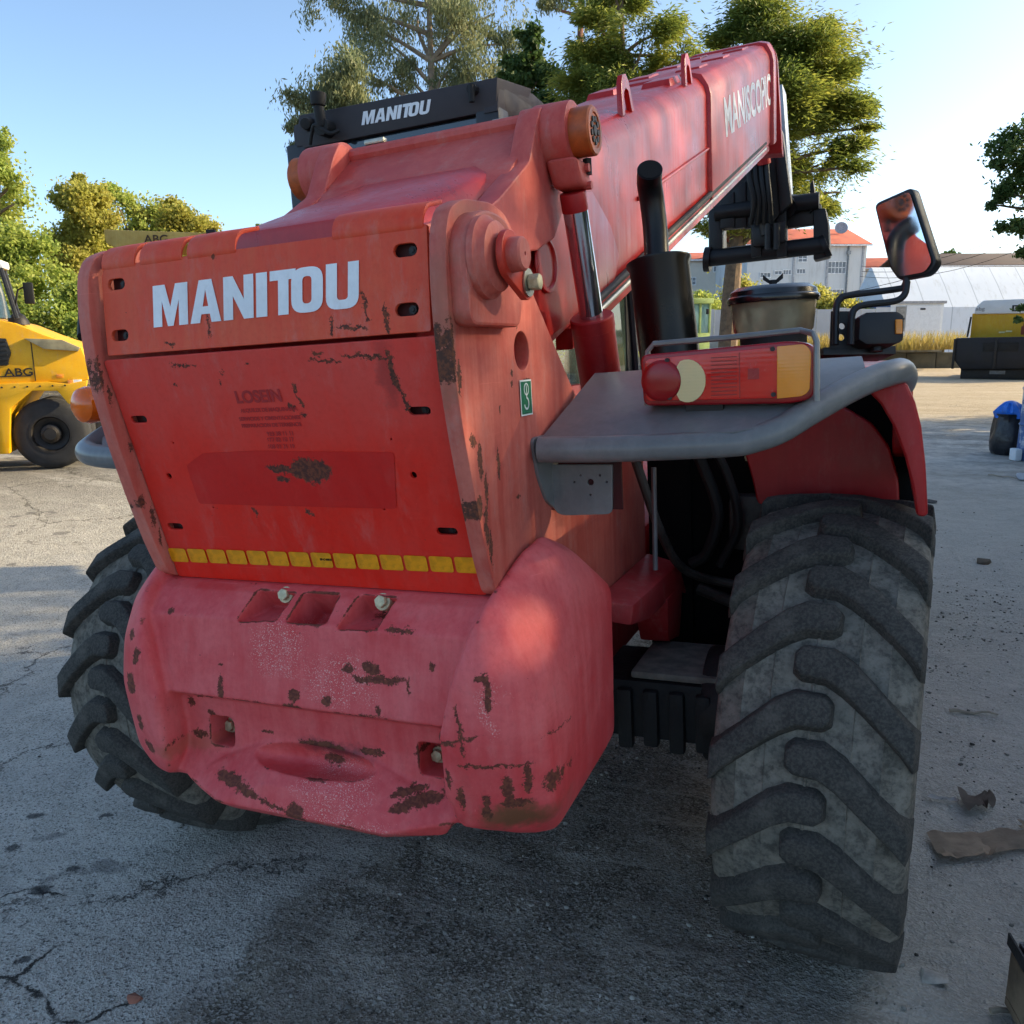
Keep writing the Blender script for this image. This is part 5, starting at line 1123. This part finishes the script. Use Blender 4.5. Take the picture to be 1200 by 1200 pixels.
for i in range(6): y = 402+i*5; prof([(-38, y), (16, y+.5), (16, y+2), (-38, y+1.6)], .015, .035, 'louvre', blackmat, g_, 0)
MT_ = ro.matrix_world
def rtext(s_, x, y, h, m, par, bold=.002, dy=.05, xs=1.25):
    a, b_ = L(x, y); return obj('lettering', text_mesh(s_, h, m, Matrix.Translation((a, dy, b_)) @ Matrix.Rotation(math.pi/2, 4, 'X'), bold, xs, thick=.002), par)
rtext('ABG', 26, 438, .135, simple('letter_black', (24, 20, 16), .5), ro, .0015, .054)
def rwheel(px, py, r_, y0, y1, par, nm='wheel', two=True):
    c = L(px, py); w_ = empty(nm, parent=par); w_.location = (c[0], 0, c[1])
    B().lathe((0, y0, 0), (0, 1, 0), [(0, r_*.55), (.0, r_*.84), (.02, r_*.93), (.06, r_), (y1-y0-.06, r_), (y1-y0-.02, r_*.93), (y1-y0, r_*.84), (y1-y0, r_*.5)], 44).build('tyre', rubber, w_)
    B().lathe((0, y0, 0), (0, 1, 0), [(.03, r_*.56), (-.005, r_*.56), (-.005, r_*.5), (.05, r_*.46), (.08, r_*.3), (.02, r_*.26), (.0, r_*.18), (-.03, r_*.16), (-.03, 0)], 32).build('rim', darkmetal, w_); return w_
rwheel(54, 510, 41*k, .10, .40, ro); rwheel(54, 510, 41*k, .55, .85, ro); rwheel(76, 508, 40*k, .78, 1.08, ro); rwheel(-150, 510, 41*k, .10, .40, ro)
c = L(95, 452); b = B().box((c[0]-.11, .03, c[1]-.05), (c[0]+.05, .09, c[1]+.05)).build('headlight', simple('lamp_glass', (210, 214, 216), .15, spec=.8), ro, .015)
c = L(87, 452); B().box((c[0]-.04, .02, c[1]-.05), (c[0]+.03, .085, c[1]+.05)).build('indicator', lamb, ro, .01)
c0_, c1_ = L(62, 400), L(67, 427); B().cyl((c1_[0], .25, c1_[1]), (c0_[0], .25, c0_[1]), .082, n=24).build('exhaust_stub', simple('stub_grey', (82, 82, 84), .5, .2, var=.2), ro, .006)
c0_ = L(27, 380); B().lathe((c0_[0], .35, c0_[1]), (0, 0, 1), [(-.05, .13), (0, .12), (.07, .08), (.10, .03), (.10, 0)], 20).build('dome_cap', darkmetal, ro)
P3 = lambda x, y, d: (L(x, y)[0], d, L(x, y)[1])
B().tube(smooth_path([P3(13, 378, .3), P3(11, 350, .3), P3(5, 330, .3), P3(8, 318, .3)], 4), .035, 10).build('intake_pipe', simple('pipe_grey', (128, 122, 112), .5, .3, var=.3), ro)
B().box((P3(-70, 320, 0)[0], .1, P3(0, 323, 0)[2]), (P3(22, 0, 0)[0], .5, P3(0, 314, 0)[2])).build('cab_roof', simple('roof_white', (222, 226, 230), .5), ro, .03)
for x, d in ((18, .14), (14, .5), (-60, .14)): B().tube([P3(x, 320, d), P3(x+(12 if x > 0 else 0), 378, d)], .03, 8).build('cab_post', black, ro)
B().poly([P3(-58, 322, .12), P3(14, 322, .12), P3(24, 377, .12), P3(-58, 377, .12)], [(0, 1, 2, 3)]).build('cab_window', mat('blue_glass', lambda t: dict(col=s2l((120, 160, 176)), rough=.05, alpha=.55, spec=.7)), ro)
B().box((P3(38, 0, 0)[0], .30, P3(0, 361, 0)[2]), (P3(50, 0, 0)[0], .36, P3(0, 337, 0)[2])).build('mirror', blackmat, ro, .015)
B().tube([P3(44, 340, .33), P3(30, 345, .4), P3(22, 372, .4)], .012, 8).build('mirror_arm', blackmat, ro)
prof([(-130, 443), (40, 441.5), (40, 442.6), (-130, 444)], .052, .064, 'panel_seam', darkmetal, None, 0)
prof([(44, 404), (45, 404), (45, 448), (44, 448)], .052, .064, 'panel_seam', darkmetal, None, 0)
prof([(70, 441), (78, 441), (78, 445), (70, 445)], .05, .066, 'side_marker', lamb, None, .004)
for i in range(9):
    c = L(-40+i*15, 454.5-.1*i); B().cyl((c[0], -.006, c[1]), (c[0], .01, c[1]), .012, n=8).build('skirt_bolt', darkmetal, ro)

# machine with the beige canopy behind
pa, L, k = site('paver_canopy', 178, 0, 'beige flat canopy on posts of a machine standing behind the red tail', 'paver', 4, 19)
L = (lambda x, y, k=k: ((x-178)*k, 1.66+(395-y)*k))
tan = paint('canopy_beige', (176, 140, 62), (196, 166, 92), .55, speck=.72, dust=.3)
cb = B().hull([(*(lambda q: (q[0], d, q[1]))(L(*p)),) for d in (0, 2.2) for p in ((103, 273), (218, 277), (219, 289), (115, 293), (104, 288))]).build('canopy', tan, pa, .04)
B().hull([(*(lambda q: (q[0], d, q[1]))(L(*p)),) for d in (.1, 2.0) for p in ((224, 278), (290, 282), (290, 287), (224, 284))]).build('canopy_extension', tan, pa, .02)
c = L(221, 279); B().box((c[0]-.12, -.05, c[1]-.1), (c[0]+.1, .1, c[1]+.12)).build('canopy_hinge', blackmat, pa, .03)
a, b_ = L(160, 284); obj('lettering', text_mesh('ABG', .26, simple('letter_brown', (70, 44, 20), .6), Matrix.Translation((a, -.012, b_)) @ Matrix.Rotation(math.pi/2, 4, 'X'), .003, 1.1, thick=.002), cb)
for x in (120, 205):
    for d in (.2, 1.9): B().box((L(x, 0)[0]-.06, d-.06, .6), (L(x, 0)[0]+.06, d+.06, L(x, 290)[1])).build('canopy_post', tan, pa)
B().box((-1.6, -.2, .3), (2.0, 2.4, 1.5)).build('body', yel, pa, .08)
for d in (-.25, 1.9): B().hull([(x, d+q, z) for q in (0, .5) for x, z in ((-1.6, .05), (-1.85, .3), (-1.6, .6), (1.7, .6), (1.95, .3), (1.7, .05))]).build('track', rubber, pa, .03)

# paver with the white hood at the right
dp, L, k = site('asphalt_paver', 1160, 443, 'yellow paver with black hopper and white lettered hood at the right edge', 'paver', -3, None, True)
def bl(p0, p1, d0, d1, nm, m, bev=.03, par=None):
    a, c = L(*p0), L(*p1); return B().box((min(a[0], c[0]), d0, min(a[1], c[1])), (max(a[0], c[0]), d1, max(a[1], c[1]))).build(nm, m, par or dp, bev)
yd = paint('paver_yellow', (198, 150, 16), (204, 166, 50), .5, speck=.72, dust=.3)
bl((1131, 399), (1300, 368), .3, 3.4, 'body', yd)
hop = B().hull([(*(lambda q: (q[0], d, q[1]))(L(*p)),) for d in (-.9, .25) for p in ((1117, 396), (1218, 395), (1218, 430), (1127, 432), (1115, 418))]).build('hopper', simple('hopper_black', (26, 26, 32), .55, .2, var=.4, scale=3, bump=.2), dp, .06)
for x in (1117, 1165, 1212): bl((x-1.5, 431), (x+1.5, 397), -.96, -.90, 'hopper_rib', darkmetal, .01, hop)
bl((1150, 411), (1190, 401), -.93, -.89, 'hopper_recess', simple('recess_black', (12, 12, 14), .7), .01, hop)
bl((1126, 443), (1220, 431), -.6, .2, 'bumper', darkmetal, .04)
bl((1160, 437), (1178, 433), -.63, -.6, 'number_plate', simple('plate_grey', (120, 120, 122), .5), .004)
for d, x in ((-.3, 1128), (-.3, 1196)): bl((x, 444), (x+22, 430), d, 3.2, 'track', rubber, .1)
hd = B().hull([(*(lambda q: (q[0], d, q[1]))(L(*p)),) for d in (.2, 3.3) for p in ((1133, 369), (1134, 361), (1143, 353), (1300, 351), (1300, 370))]).build('hood_cover', simple('tarp_white', (214, 218, 222), .6, var=.06, scale=1.5, bump=.1, bscale=3), dp, .12)
a, b_ = L(1176, 363.5); obj('lettering', text_mesh('DEMAG', .30, simple('letter_black', (24, 20, 16), .5), Matrix.Translation((a, .188, b_)) @ Matrix.Rotation(math.pi/2, 4, 'X'), .006, 1.5, thick=.004, align='LEFT'), hd)
a, b_ = L(1140, 363); obj('emblem', text_mesh('abg', .18, simple('emblem_grey', (160, 160, 164), .5), Matrix.Translation((a, .188, b_)) @ Matrix.Rotation(math.pi/2, 4, 'X'), .004, 1.2, thick=.004), hd)
p0_, p1_ = L(1196, 354), L(1193, 384); B().tube([(p0_[0], -.1, p0_[1]), (p1_[0], -.1, p1_[1])], .03, 8).build('lever', simple('lever_brown', (96, 60, 34), .6), dp)
B().hull([(p1_[0]+dx, -.1+dy, p1_[1]-.28+dz) for dx in (-.08, .08) for dy in (-.03, .03) for dz in (0, .3)]).build('lever_grip', simple('lever_red', (120, 54, 30), .6), dp, .03)
for x, y in ((1168, 390), (1176, 389)): c = L(x, y); B().box((c[0]-.10, .27, c[1]-.03), (c[0]+.10, .3, c[1]+.03)).build('hood_label', simple('label_pale', (214, 204, 150), .5), dp)
B().tube([(L(1130, 372)[0], .2, L(1130, 372)[1]), (L(1128, 395)[0], .1, L(1128, 395)[1])], .035, 8).build('grab_rail', black, dp)

# white building with the red tiled roof
def hz0(D): return 0.0
wall = mat('render_white', lambda t: (lambda p: dict(col=t.mix(t.rng(t.noise(t.mapv(p, (1.5, 1, .25)), 1.4, 6, .7), .48, .75, 0, .55), s2l((206, 208, 208)), s2l((158, 156, 150))), rough=.85))(t.coord())); wall2 = simple('render_cream', (212, 204, 190), .85, var=.07, scale=.4)
tiles = simple('roof_tiles', (184, 96, 72), .8, var=.16, scale=1.2, bump=.4, bscale=4)
wglass = simple('window_dark', (110, 116, 124), .2, var=.3, scale=2, spec=.7); wfr = simple('window_frame', (226, 226, 226), .6)
def building(name, D, x0, x1, label, cat, yt, ye, m, rm, depth=9, turn=0, wins=(), pil=(), over=.35):
    xc = (x0+x1)/2; o, _, k = site(name, xc, 0, label, cat, turn, D)
    L = lambda x, y: ((x-xc)*k, 1.66+(395-y)*k)
    a, b_ = L(x0, ye), L(x1, ye); H = a[1]
    B().box((a[0], 0, -.3), (b_[0], depth, H)).build('wall', m, o)
    hr_ = L(x0, yt)[1]
    B().px([(-over, H-.05), (depth/2, hr_), (depth+over, H-.05), (depth+over, H+.12), (depth/2, hr_+.18), (-over, H+.12)], a[0]-over, b_[0]+over).build('roof', rm, o, .02)
    B().box((a[0]-over, -over-.10, H-.08), (b_[0]+over, -over, H+.06)).build('gutter', wfr, o)
    for (wx0, wy0, wx1, wy1, nc, nr) in wins:
        p, q = L(wx0, wy1), L(wx1, wy0)
        fr_ = B().box((p[0]-.06, -.05, p[1]-.06), (q[0]+.06, .02, p[1])).box((p[0]-.06, -.05, q[1]), (q[0]+.06, .02, q[1]+.06)).box((p[0]-.06, -.05, p[1]), (p[0], .02, q[1])).box((q[0], -.05, p[1]), (q[0]+.06, .02, q[1]))
        w_ = fr_.build('window', wfr, o)
        dx, dz_ = (q[0]-p[0])/nc, (q[1]-p[1])/nr
        for i in range(nc):
            for j in range(nr): B().box((p[0]+i*dx+.03, -.012, p[1]+j*dz_+.03), (p[0]+(i+1)*dx-.03, -.006, p[1]+(j+1)*dz_-.03)).build('pane', wglass, w_)
        B().box((p[0], -.006, p[1]), (q[0], -.002, q[1])).build('sash', wfr, w_)
    for x in pil:
        p, q = L(x, 450), L(x, ye); B().box((p[0]-.10, -.06, 0), (p[0]+.10, 0, H)).build('pilaster', simple('joint_grey', (166, 168, 172), .8), o)
    return o, L, k
wb, L, k = building('white_building', 76, 893, 1034, 'long white two-storey building with red roof beyond the yard, seen under the boom carriage', 'building', 273, 296, wall, tiles, 10, 5,
    [(989, 314, 1010, 327, 5, 2), (909, 326, 921, 331, 3, 1), (926, 324, 934, 328, 2, 1), (936, 323, 945, 328, 3, 1), (952, 322, 962, 327, 3, 1), (973, 299, 983, 304, 3, 1), (953, 307, 963, 314, 2, 2), (991, 345, 1010, 358, 4, 2), (930, 345, 945, 356, 3, 2)], (948, 988, 1030))
p, q = L(1012, 296), L(1013, 380); B().cyl((p[0], -.12, p[1]), (p[0], -.12, q[1]), .09, n=10).build('downpipe', simple('pipe_zinc', (130, 134, 138), .5, .5), wb)
B().box((p[0]-.18, -.2, L(0, 306)[1]), (p[0]+.18, -.06, L(0, 302)[1])).build('hopper_head', simple('pipe_zinc', (130, 134, 138)), wb)
c = L(1020, 277); B().lathe((c[0], 3.2, c[1]+.35), (-.3, -1, .4), [(0, .02), (.05, .35), (.12, .62), (.15, .62), (.08, .33), (.03, 0)], 20).build('satellite_dish', simple('dish_grey', (150, 152, 156), .5), wb)
B().cyl((c[0], 3.3, c[1]-.9), (c[0], 3.3, c[1]+.3), .05, n=8).build('dish_mast', darkmetal, wb)
building('white_building', 84, 796, 858, 'lower pale building with red roof left of the tree trunk, right of the exhaust', 'building', 300, 311, wall2, tiles, 9, -4, [(818, 330, 826, 338, 2, 2), (832, 345, 842, 356, 2, 2), (846, 318, 853, 324, 2, 1)])
building('house', 98, 1036, 1110, 'small house with red roof showing right of the mirror foot', 'house', 309, 322, wall2, tiles, 8, -6, [(1090, 326, 1098, 331, 2, 1)])
building('shed', 90, 1106, 1260, 'long low shed with dark brown roof behind the white tunnel', 'shed', 304, 321, simple('shed_wall', (120, 100, 84), .8), simple('roof_brown', (84, 70, 64), .8, var=.2, scale=.6), 10, 2)
# white tunnel with ribs
xc, D = 1080, 56; tn, _, k = site('storage_tunnel', xc, 0, 'long white tarpaulin storage tunnel behind the paver', 'tunnel', 4, D)
L = lambda x, y: ((x-xc)*k, 1.66+(395-y)*k)
e_, r__ = L(0, 366)[1], L(0, 318)[1]
arcp = [(-.1, e_), (1.2, e_+(r__-e_)*.55), (2.4, r__-.06), (2.6, r__), (2.8, r__-.06), (4.0, e_+(r__-e_)*.55), (5.3, e_)]
tar = mat('tarpaulin', lambda t: (lambda p: dict(col=t.mix(t.rng(t.noise(t.mapv(p, (1.2, .2, .5)), 2.2, 6, .7), .5, .75, 0, .5), t.mix(t.rng(t.math('FRACT', t.math('MULTIPLY', t.sep(p)[0], .5)), .02, .05), s2l((168, 176, 186)), s2l((208, 215, 224))), s2l((160, 162, 160))), rough=.55, nrm=t.bump(t.noise(p, 1.1, 4), .3, .05)))(t.coord()))
x0, x1 = L(1066, 0)[0], L(1330, 0)[0]
B().px(arcp+[(5.3, -.2), (-.1, -.2)], x0, x1).build('cover', tar, tn)
# blue and white site office in front
so, L, k = site('site_office', 1096, 0, 'blue and white container office with an open grey door', 'container', 2, 47)
L = lambda x, y, k=k: ((x-1096)*k, 1.66+(395-y)*k)
blu = simple('office_blue', (44, 78, 122), .5, var=.1); whp = simple('office_white', (214, 218, 222), .5, var=.06)
def bx_(p0, p1, d0, d1, nm, m, par=so): a, c = L(*p0), L(*p1); return B().box((min(a[0], c[0]), d0, min(a[1], c[1])), (max(a[0], c[0]), d1, max(a[1], c[1]))).build(nm, m, par)
bd_ = bx_((1058, 398), (1136, 360), 0, 2.4, 'shell', whp)
bx_((1052, 398), (1073, 363), -.03, 2.4, 'end_panel', blu); p_ = bx_((1062, 376), (1068, 367), -.06, -.03, 'window', wfr); bx_((1063, 375), (1067, 368), -.07, -.06, 'pane', wglass, p_)
bx_((1056, 362), (1138, 359), -.12, 2.5, 'roof_edge', simple('roof_edge_grey', (150, 152, 156), .5))
d_ = bx_((1080, 393), (1091, 365), -.06, 0, 'door', simple('door_grey', (140, 138, 132), .6)); bx_((1089, 380), (1090, 378), -.10, -.06, 'handle', darkmetal, d_)
bx_((1092, 393), (1133, 364), -.05, 0, 'side_panel', whp); bx_((1108, 369), (1114, 367), -.07, -.05, 'vent', darkmetal)
# corrugated white fence in front of the white building
fe, L, k = site('fence', 940, 0, 'pale corrugated sheet fence behind the air cleaner bowl', 'fence', 0, 45)
L = lambda x, y, k=k: ((x-940)*k, 1.66+(395-y)*k)
fm = simple('fence_sheet', (186, 190, 196), .6, var=.1, scale=.8)
for i in range(16):
    xa, xb = L(790+i*17, 0)[0], L(790+(i+1)*17, 0)[0]; n_ = 8; b = B(); P = []
    for j in range(n_+1): P.append((xa+(xb-xa)*j/n_*.985, .03*(j % 2)))
    zt = L(0, 366+(i % 3)*.8)[1]
    b.poly([(x, y, z) for x, y in P for z in (0, zt)], [(2*j, 2*j+1, 2*j+3, 2*j+2) for j in range(n_)]); o = b.build('panel', fm, fe)
# light green cab beside the trunk
gc, L, k = site('loader_cab', 830, 0, 'pale green machine cab with large windows left of the tree trunk', 'loader', 12, 27)
L = lambda x, y, k=k: ((x-830)*k, 1.66+(395-y)*k)
gcm = simple('cab_green', (176, 196, 116), .5, var=.12); gg = mat('pale_glass', lambda t: dict(col=s2l((150, 190, 186)), rough=.05, alpha=.7, spec=.7))
bx2 = lambda p0, p1, d0, d1, nm, m, par=gc: B().box((min(L(*p0)[0], L(*p1)[0]), d0, min(L(*p0)[1], L(*p1)[1])), (max(L(*p0)[0], L(*p1)[0]), d1, max(L(*p0)[1], L(*p1)[1]))).build(nm, m, par, .01)
bx2((806, 360), (848, 354), -.1, 1.2, 'roof', gcm); bx2((808, 432), (846, 393), 0, 1.1, 'body', gcm)
for x in (808, 832, 844): bx2((x, 394), (x+2.5, 360), 0, .07, 'post', gcm)
bx2((810, 393), (832, 360), .03, .05, 'window', gg); bx2((834.5, 393), (844, 360), .03, .05, 'window', gg)
bx2((839, 372), (842, 366), -.12, -.06, 'mirror', blackmat)
B().lathe((L(818, 0)[0], -.05, .42), (0, 1, 0), [(0, 0), (0, .42), (.3, .42), (.3, 0)], 24).build('wheel', rubber, gc)
# low boundary wall with dry grass on it
lwD = 37; lw_, _, k = site('boundary_wall', 1075, 0, 'low mossy concrete wall with pale arched blocks on top, left of the paver', 'wall', 0, lwD)
L = lambda x, y, k=k: ((x-1075)*k, 1.66+(395-y)*k)
moss = simple('mossy_concrete', (82, 80, 70), .95, var=.4, scale=1.3, bump=.4, bscale=10); pale = simple('block_pale', (166, 164, 156), .9, var=.2, scale=1.5, bump=.3, bscale=10)
for i in range(9):
    xa, xb = L(850+i*35, 0)[0], L(850+(i+1)*35, 0)[0]; B().box((xa+.015, 0, -.2), (xb-.015, .9, L(0, 418+(i % 2)*.6)[1])).build('block', moss, lw_, .03)
for i in range(9):
    xa, xb = L(860+i*31, 0)[0], L(860+(i+1)*31, 0)[0]; zb, zt = L(0, 417.4)[1], L(0, 402.5)[1]
    n_ = 10; P = [(xa+.02, zb), (xb-.02, zb), (xb-.02, zt-.15)]+[((xa+xb)/2+(xb-xa)*.42*math.cos(a), zt-.22+.24*math.sin(a)) for a in np.linspace(.2, math.pi-.2, n_)]+[(xa+.02, zt-.15)]
    B().py(P, .2, .7).build('top_block', pale, lw_, .02)
def tufts(n, pxr, D0, D1, ztop, name, label, h0, cols):
    r = np.random.default_rng(9); V = []
    for i in range(n):
        px = r.uniform(*pxr); D = r.uniform(D0, D1); p = W(D, px, 400); p.z = ztop; h_ = h0*r.uniform(.4, 1.3); a = r.uniform(0, 6.28); w_ = .03; d = Vector((r.normal()*.25, r.normal()*.25, 1)).normalized()
        e = Vector((math.cos(a), math.sin(a), 0))*w_; V += [p-e, p+e, p+d*h_]
    m = np_mesh(bpy.data.meshes.new(name), np.array([v[:] for v in V]), np.arange(len(V)).reshape(-1, 3), 3); m.materials.append(leafmat('dry_grass', *cols)); o = obj(name, m); tag(o, label, 'grass', kind='stuff')
tufts(4200, (850, 1132), lwD+.9, lwD+5, .9, 'dry_grass', 'dry yellow grass on the bank above the low wall', .75, ((150, 132, 72), (178, 156, 92), (130, 128, 60)))
B().box((L(840, 0)[0], .9, -.2), (L(1150, 0)[0], 8, .92)).build('earth_bank', simple('bank_earth', (142, 122, 84), .95, var=.25, scale=1), lw_)
# overhead lines
for i, (a, b_, D_) in enumerate((((1010, 312), (1235, 250), 62), ((1010, 318), (1235, 262), 62), ((1008, 324), (1235, 275), 62), ((790, 345), (1080, 322), 58))):
    p, q = W(D_, *a), W(D_-12, *b_); pts = [p.lerp(q, t)+Vector((0, 0, -.9*4*t*(1-t))) for t in np.linspace(0, 1, 12)]
    o = B().tube(pts, .016, 5).build('power_cable', blackmat); tag(o, ('overhead cable against the sky, top of the three', 'overhead cable against the sky, middle of the three', 'overhead cable against the sky, lowest of the three', 'cable crossing in front of the white building')[i], 'cable', 'overhead cables')

# ------------------------------------------------------------------ things lying about the yard
tb, L, k = site('trash_bag', 1179, 531, 'black rubbish bag with blue plastic stuffed in its open top', 'rubbish bag')
def blob(prof, seed, amp, n=26):
    r = VN(seed); V = []; F = []
    for i, (h, rr_) in enumerate(prof):
        for j in range(n):
            a = 2*math.pi*j/n; q = rr_*(1+amp*(r(np.array(a*2.2+5), np.array(h*9.))-.5)*2+amp*.6*(r(np.array(a*6+3), np.array(h*23.))-.5)*2); V.append((q*math.cos(a), q*math.sin(a), h))
    m_ = len(prof)
    for i in range(m_-1):
        for j in range(n): F.append((i*n+j, i*n+(j+1) % n, (i+1)*n+(j+1) % n, (i+1)*n+j))
    F.append(tuple(range((m_-1)*n, m_*n))); F.append(tuple(range(n))[::-1]); return B().poly(V, F)
bagm = simple('bag_black', (28, 30, 36), .35, var=.3, scale=6, bump=.8, bscale=16); bagb = simple('bag_blue', (30, 110, 206), .4, var=.25, scale=9, bump=.8, bscale=24)
blob([(0, .17), (.05, .21), (.18, .235), (.32, .22), (.45, .19), (.52, .175), (.56, .19)], 4, .14).build('bag', bagm, tb)
blob([(.5, .15), (.58, .165), (.66, .12), (.72, .07), (.74, .02)], 8, .35).build('blue_plastic', bagb, tb)
dr, L, k = site('oil_drum', 1216, 538, 'blue and white drum cut by the right edge beside the rubbish bag', 'drum')
dm_ = mat('drum_paint', lambda t: dict(col=t.mix(t.rng(t.noise(t.coord(), 5, 5, .7), .45, .6), s2l((70, 100, 150)), s2l((196, 200, 206))), rough=.5))
B().lathe((0, 0, 0), (0, 0, 1), [(0, 0), (0, .25), (.02, .26), (.45, .25), (.47, .265), (.49, .25), (.92, .25), (.94, .265), (.96, .25), (1.4, .25), (1.42, .262), (1.43, .24), (1.40, .23), (1.40, 0)], 36).build('drum_body', dm_, dr)
B().box((-.36, -.1, .0), (-.27, .05, .16)).build('white_scrap', whp, dr, .02)
# wooden pallet on edge-of-frame
pl_, L, k = site('pallet', 1172, 1176, 'worn dark-edged wooden pallet at the bottom right corner', 'pallet', -9)
pl_.matrix_world = pl_.matrix_world @ Matrix.Translation((0, -.58, 0))
wood = simple('wood_grey', (122, 104, 84), .9, var=.35, scale=10, bump=.5, bscale=40); woodd = simple('wood_dark', (44, 42, 42), .8, var=.3, scale=12, bump=.3); wdust = mat('deck_dusty', lambda t: dict(col=t.mix(t.rng(t.noise(t.coord(), 26, 5, .75), .42, .6), s2l((58, 58, 60)), s2l((170, 172, 174))), rough=.9))
for i in range(4):
    B().box((.01, .02+i*.135, .165), (.95, .14+i*.135, .188)).build('deck_board', wdust, pl_, .002)
for i in range(3):
    x = 0.0+i*.42
    B().box((x, .0, .148), (x+.10, .56, .164)).build('stringer_board', wood, pl_, .002)
    for y in (.0, .23, .46): B().box((x, y, .024), (x+.10, y+.10, .147)).build('block', wood, pl_, .003)
    B().box((x, .0, .0), (x+.10, .56, .022)).build('bottom_board', wood, pl_, .002)
B().box((-.006, -.01, .16), (-.001, .57, .192)).build('edge_band', woodd, pl_)
B().box((0, -.008, .164), (.95, .018, .190)).build('edge_board', woodd, pl_, .002)
# crumpled cardboard
def scrap(name, label, cat, pts, m, seed, amp=.012, nseg=14, lift=.01, thick=.004):
    P = [G(*p) for p in pts]; r = VN(seed); V = []; F = []
    a, b_, c, d = P
    for i in range(nseg+1):
        for j in range(nseg//2+1):
            u_, v_ = i/nseg, j/(nseg//2); p = a.lerp(b_, u_).lerp(d.lerp(c, u_), v_)
            p = p+Vector(((float(r(np.array(u_*5), np.array(v_*3)))-.5)*.03, (float(r(np.array(u_*5+9), np.array(v_*3)))-.5)*.03, 0))
            z = float(hz(np.array(p.x), np.array(p.y)))+lift+amp*(float(r(np.array(u_*6+3), np.array(v_*2.2)))+.6*float(r(np.array(u_*14), np.array(v_*1.2+4))))
            V.append(Vector((p.x, p.y, z)))
    w2 = nseg//2+1
    for i in range(nseg):
        for j in range(w2-1): F.append((i*w2+j, (i+1)*w2+j, (i+1)*w2+j+1, i*w2+j+1))
    o0 = V[0].copy(); b = B().poly([v-o0 for v in V], F); bmesh.ops.solidify(b.b, geom=b.b.faces[:], thickness=thick)
    o = b.build(name, m, loc=o0); return tag(o, label, cat)
card = simple('cardboard', (178, 158, 136), .9, var=.25, scale=9, bump=.4, bscale=30)
scrap('cardboard_sheet', 'long crumpled brown cardboard lying right of the tyre', 'cardboard', ((1082, 978), (1215, 986), (1215, 1003), (1108, 1010)), card, 5, .022)
scrap('cardboard_flap', 'small torn folded cardboard flap behind the long sheet', 'cardboard', ((1120, 938), (1160, 940), (1164, 953), (1136, 955)), simple('cardboard_dark', (124, 112, 100), .9, var=.3), 6, .028, 10)
scrap('cardboard_scrap', 'bit of brown card at the right edge above the long sheet', 'cardboard', ((1190, 978), (1215, 975), (1215, 988), (1193, 987)), card, 7, .03, 8)
scrap('paper_scrap', 'thin pale strip lying behind the folded flap', 'paper', ((1086, 935), (1122, 941), (1120, 943), (1086, 938)), simple('paper_grey', (186, 184, 180), .8), 8, .01, 8)
scrap('white_sheet', 'flat white scrap on the pale ground near the right edge', 'scrap', ((1190, 556), (1215, 556), (1215, 562), (1193, 562)), whp, 9, .01, 8)
for i, (a, b_, lb_) in enumerate((((1112, 838), (1168, 843), 'thin grey stick lying on the dusty ground right of the tyre'), ((1160, 1190), (1215, 1184), 'pale stick lying against the foot of the pallet'), ((1158, 556), (1192, 560), 'dark stick lying beside the white scrap'))):
    p, q = G(*a), G(*b_); n_ = 6; pts = []
    for j in range(n_+1):
        v = p.lerp(q, j/n_); v.z = float(hz(np.array(v.x), np.array(v.y)))+.012+.006*math.sin(j*1.7); v.x += .004*math.sin(j*2.3); pts.append(v)
    o0 = pts[0].copy(); o = B().tube([v-o0 for v in pts], [.008*(1-.5*j/n_) for j in range(n_+1)], 7).build('stick', simple('stick_wood', (150, 138, 120), .9, var=.3), loc=o0); tag(o, lb_, 'stick')
rs = random.Random(5)
for i, (px, py, s_, lb_) in enumerate(((153, 1085 if False else 1139, .018, 'reddish stone chip at the edge of the asphalt, bottom left'), (1096, 1146, .03, 'flat pale stone right of the tyre foot'), (1090, 585, .06, 'dark stone on the pale ground just right of the mudguard'), (1152, 661, .05, 'brown clod lying on the pale dusty ground at the right'))):
    p = G(px, py); p.z = float(hz(np.array(p.x), np.array(p.y)))+s_*.15
    o = B().hull([(rs.uniform(-1, 1)*s_*1.2, rs.uniform(-1, 1)*s_, rs.uniform(-.4, .5)*s_) for _ in range(18)]).build('stone', simple('stone_%d' % i, ((150, 96, 76), (166, 160, 150), (70, 68, 66), (92, 80, 64))[i], .9, var=.25, scale=30), None, .003, loc=p); tag(o, lb_, 'stone')
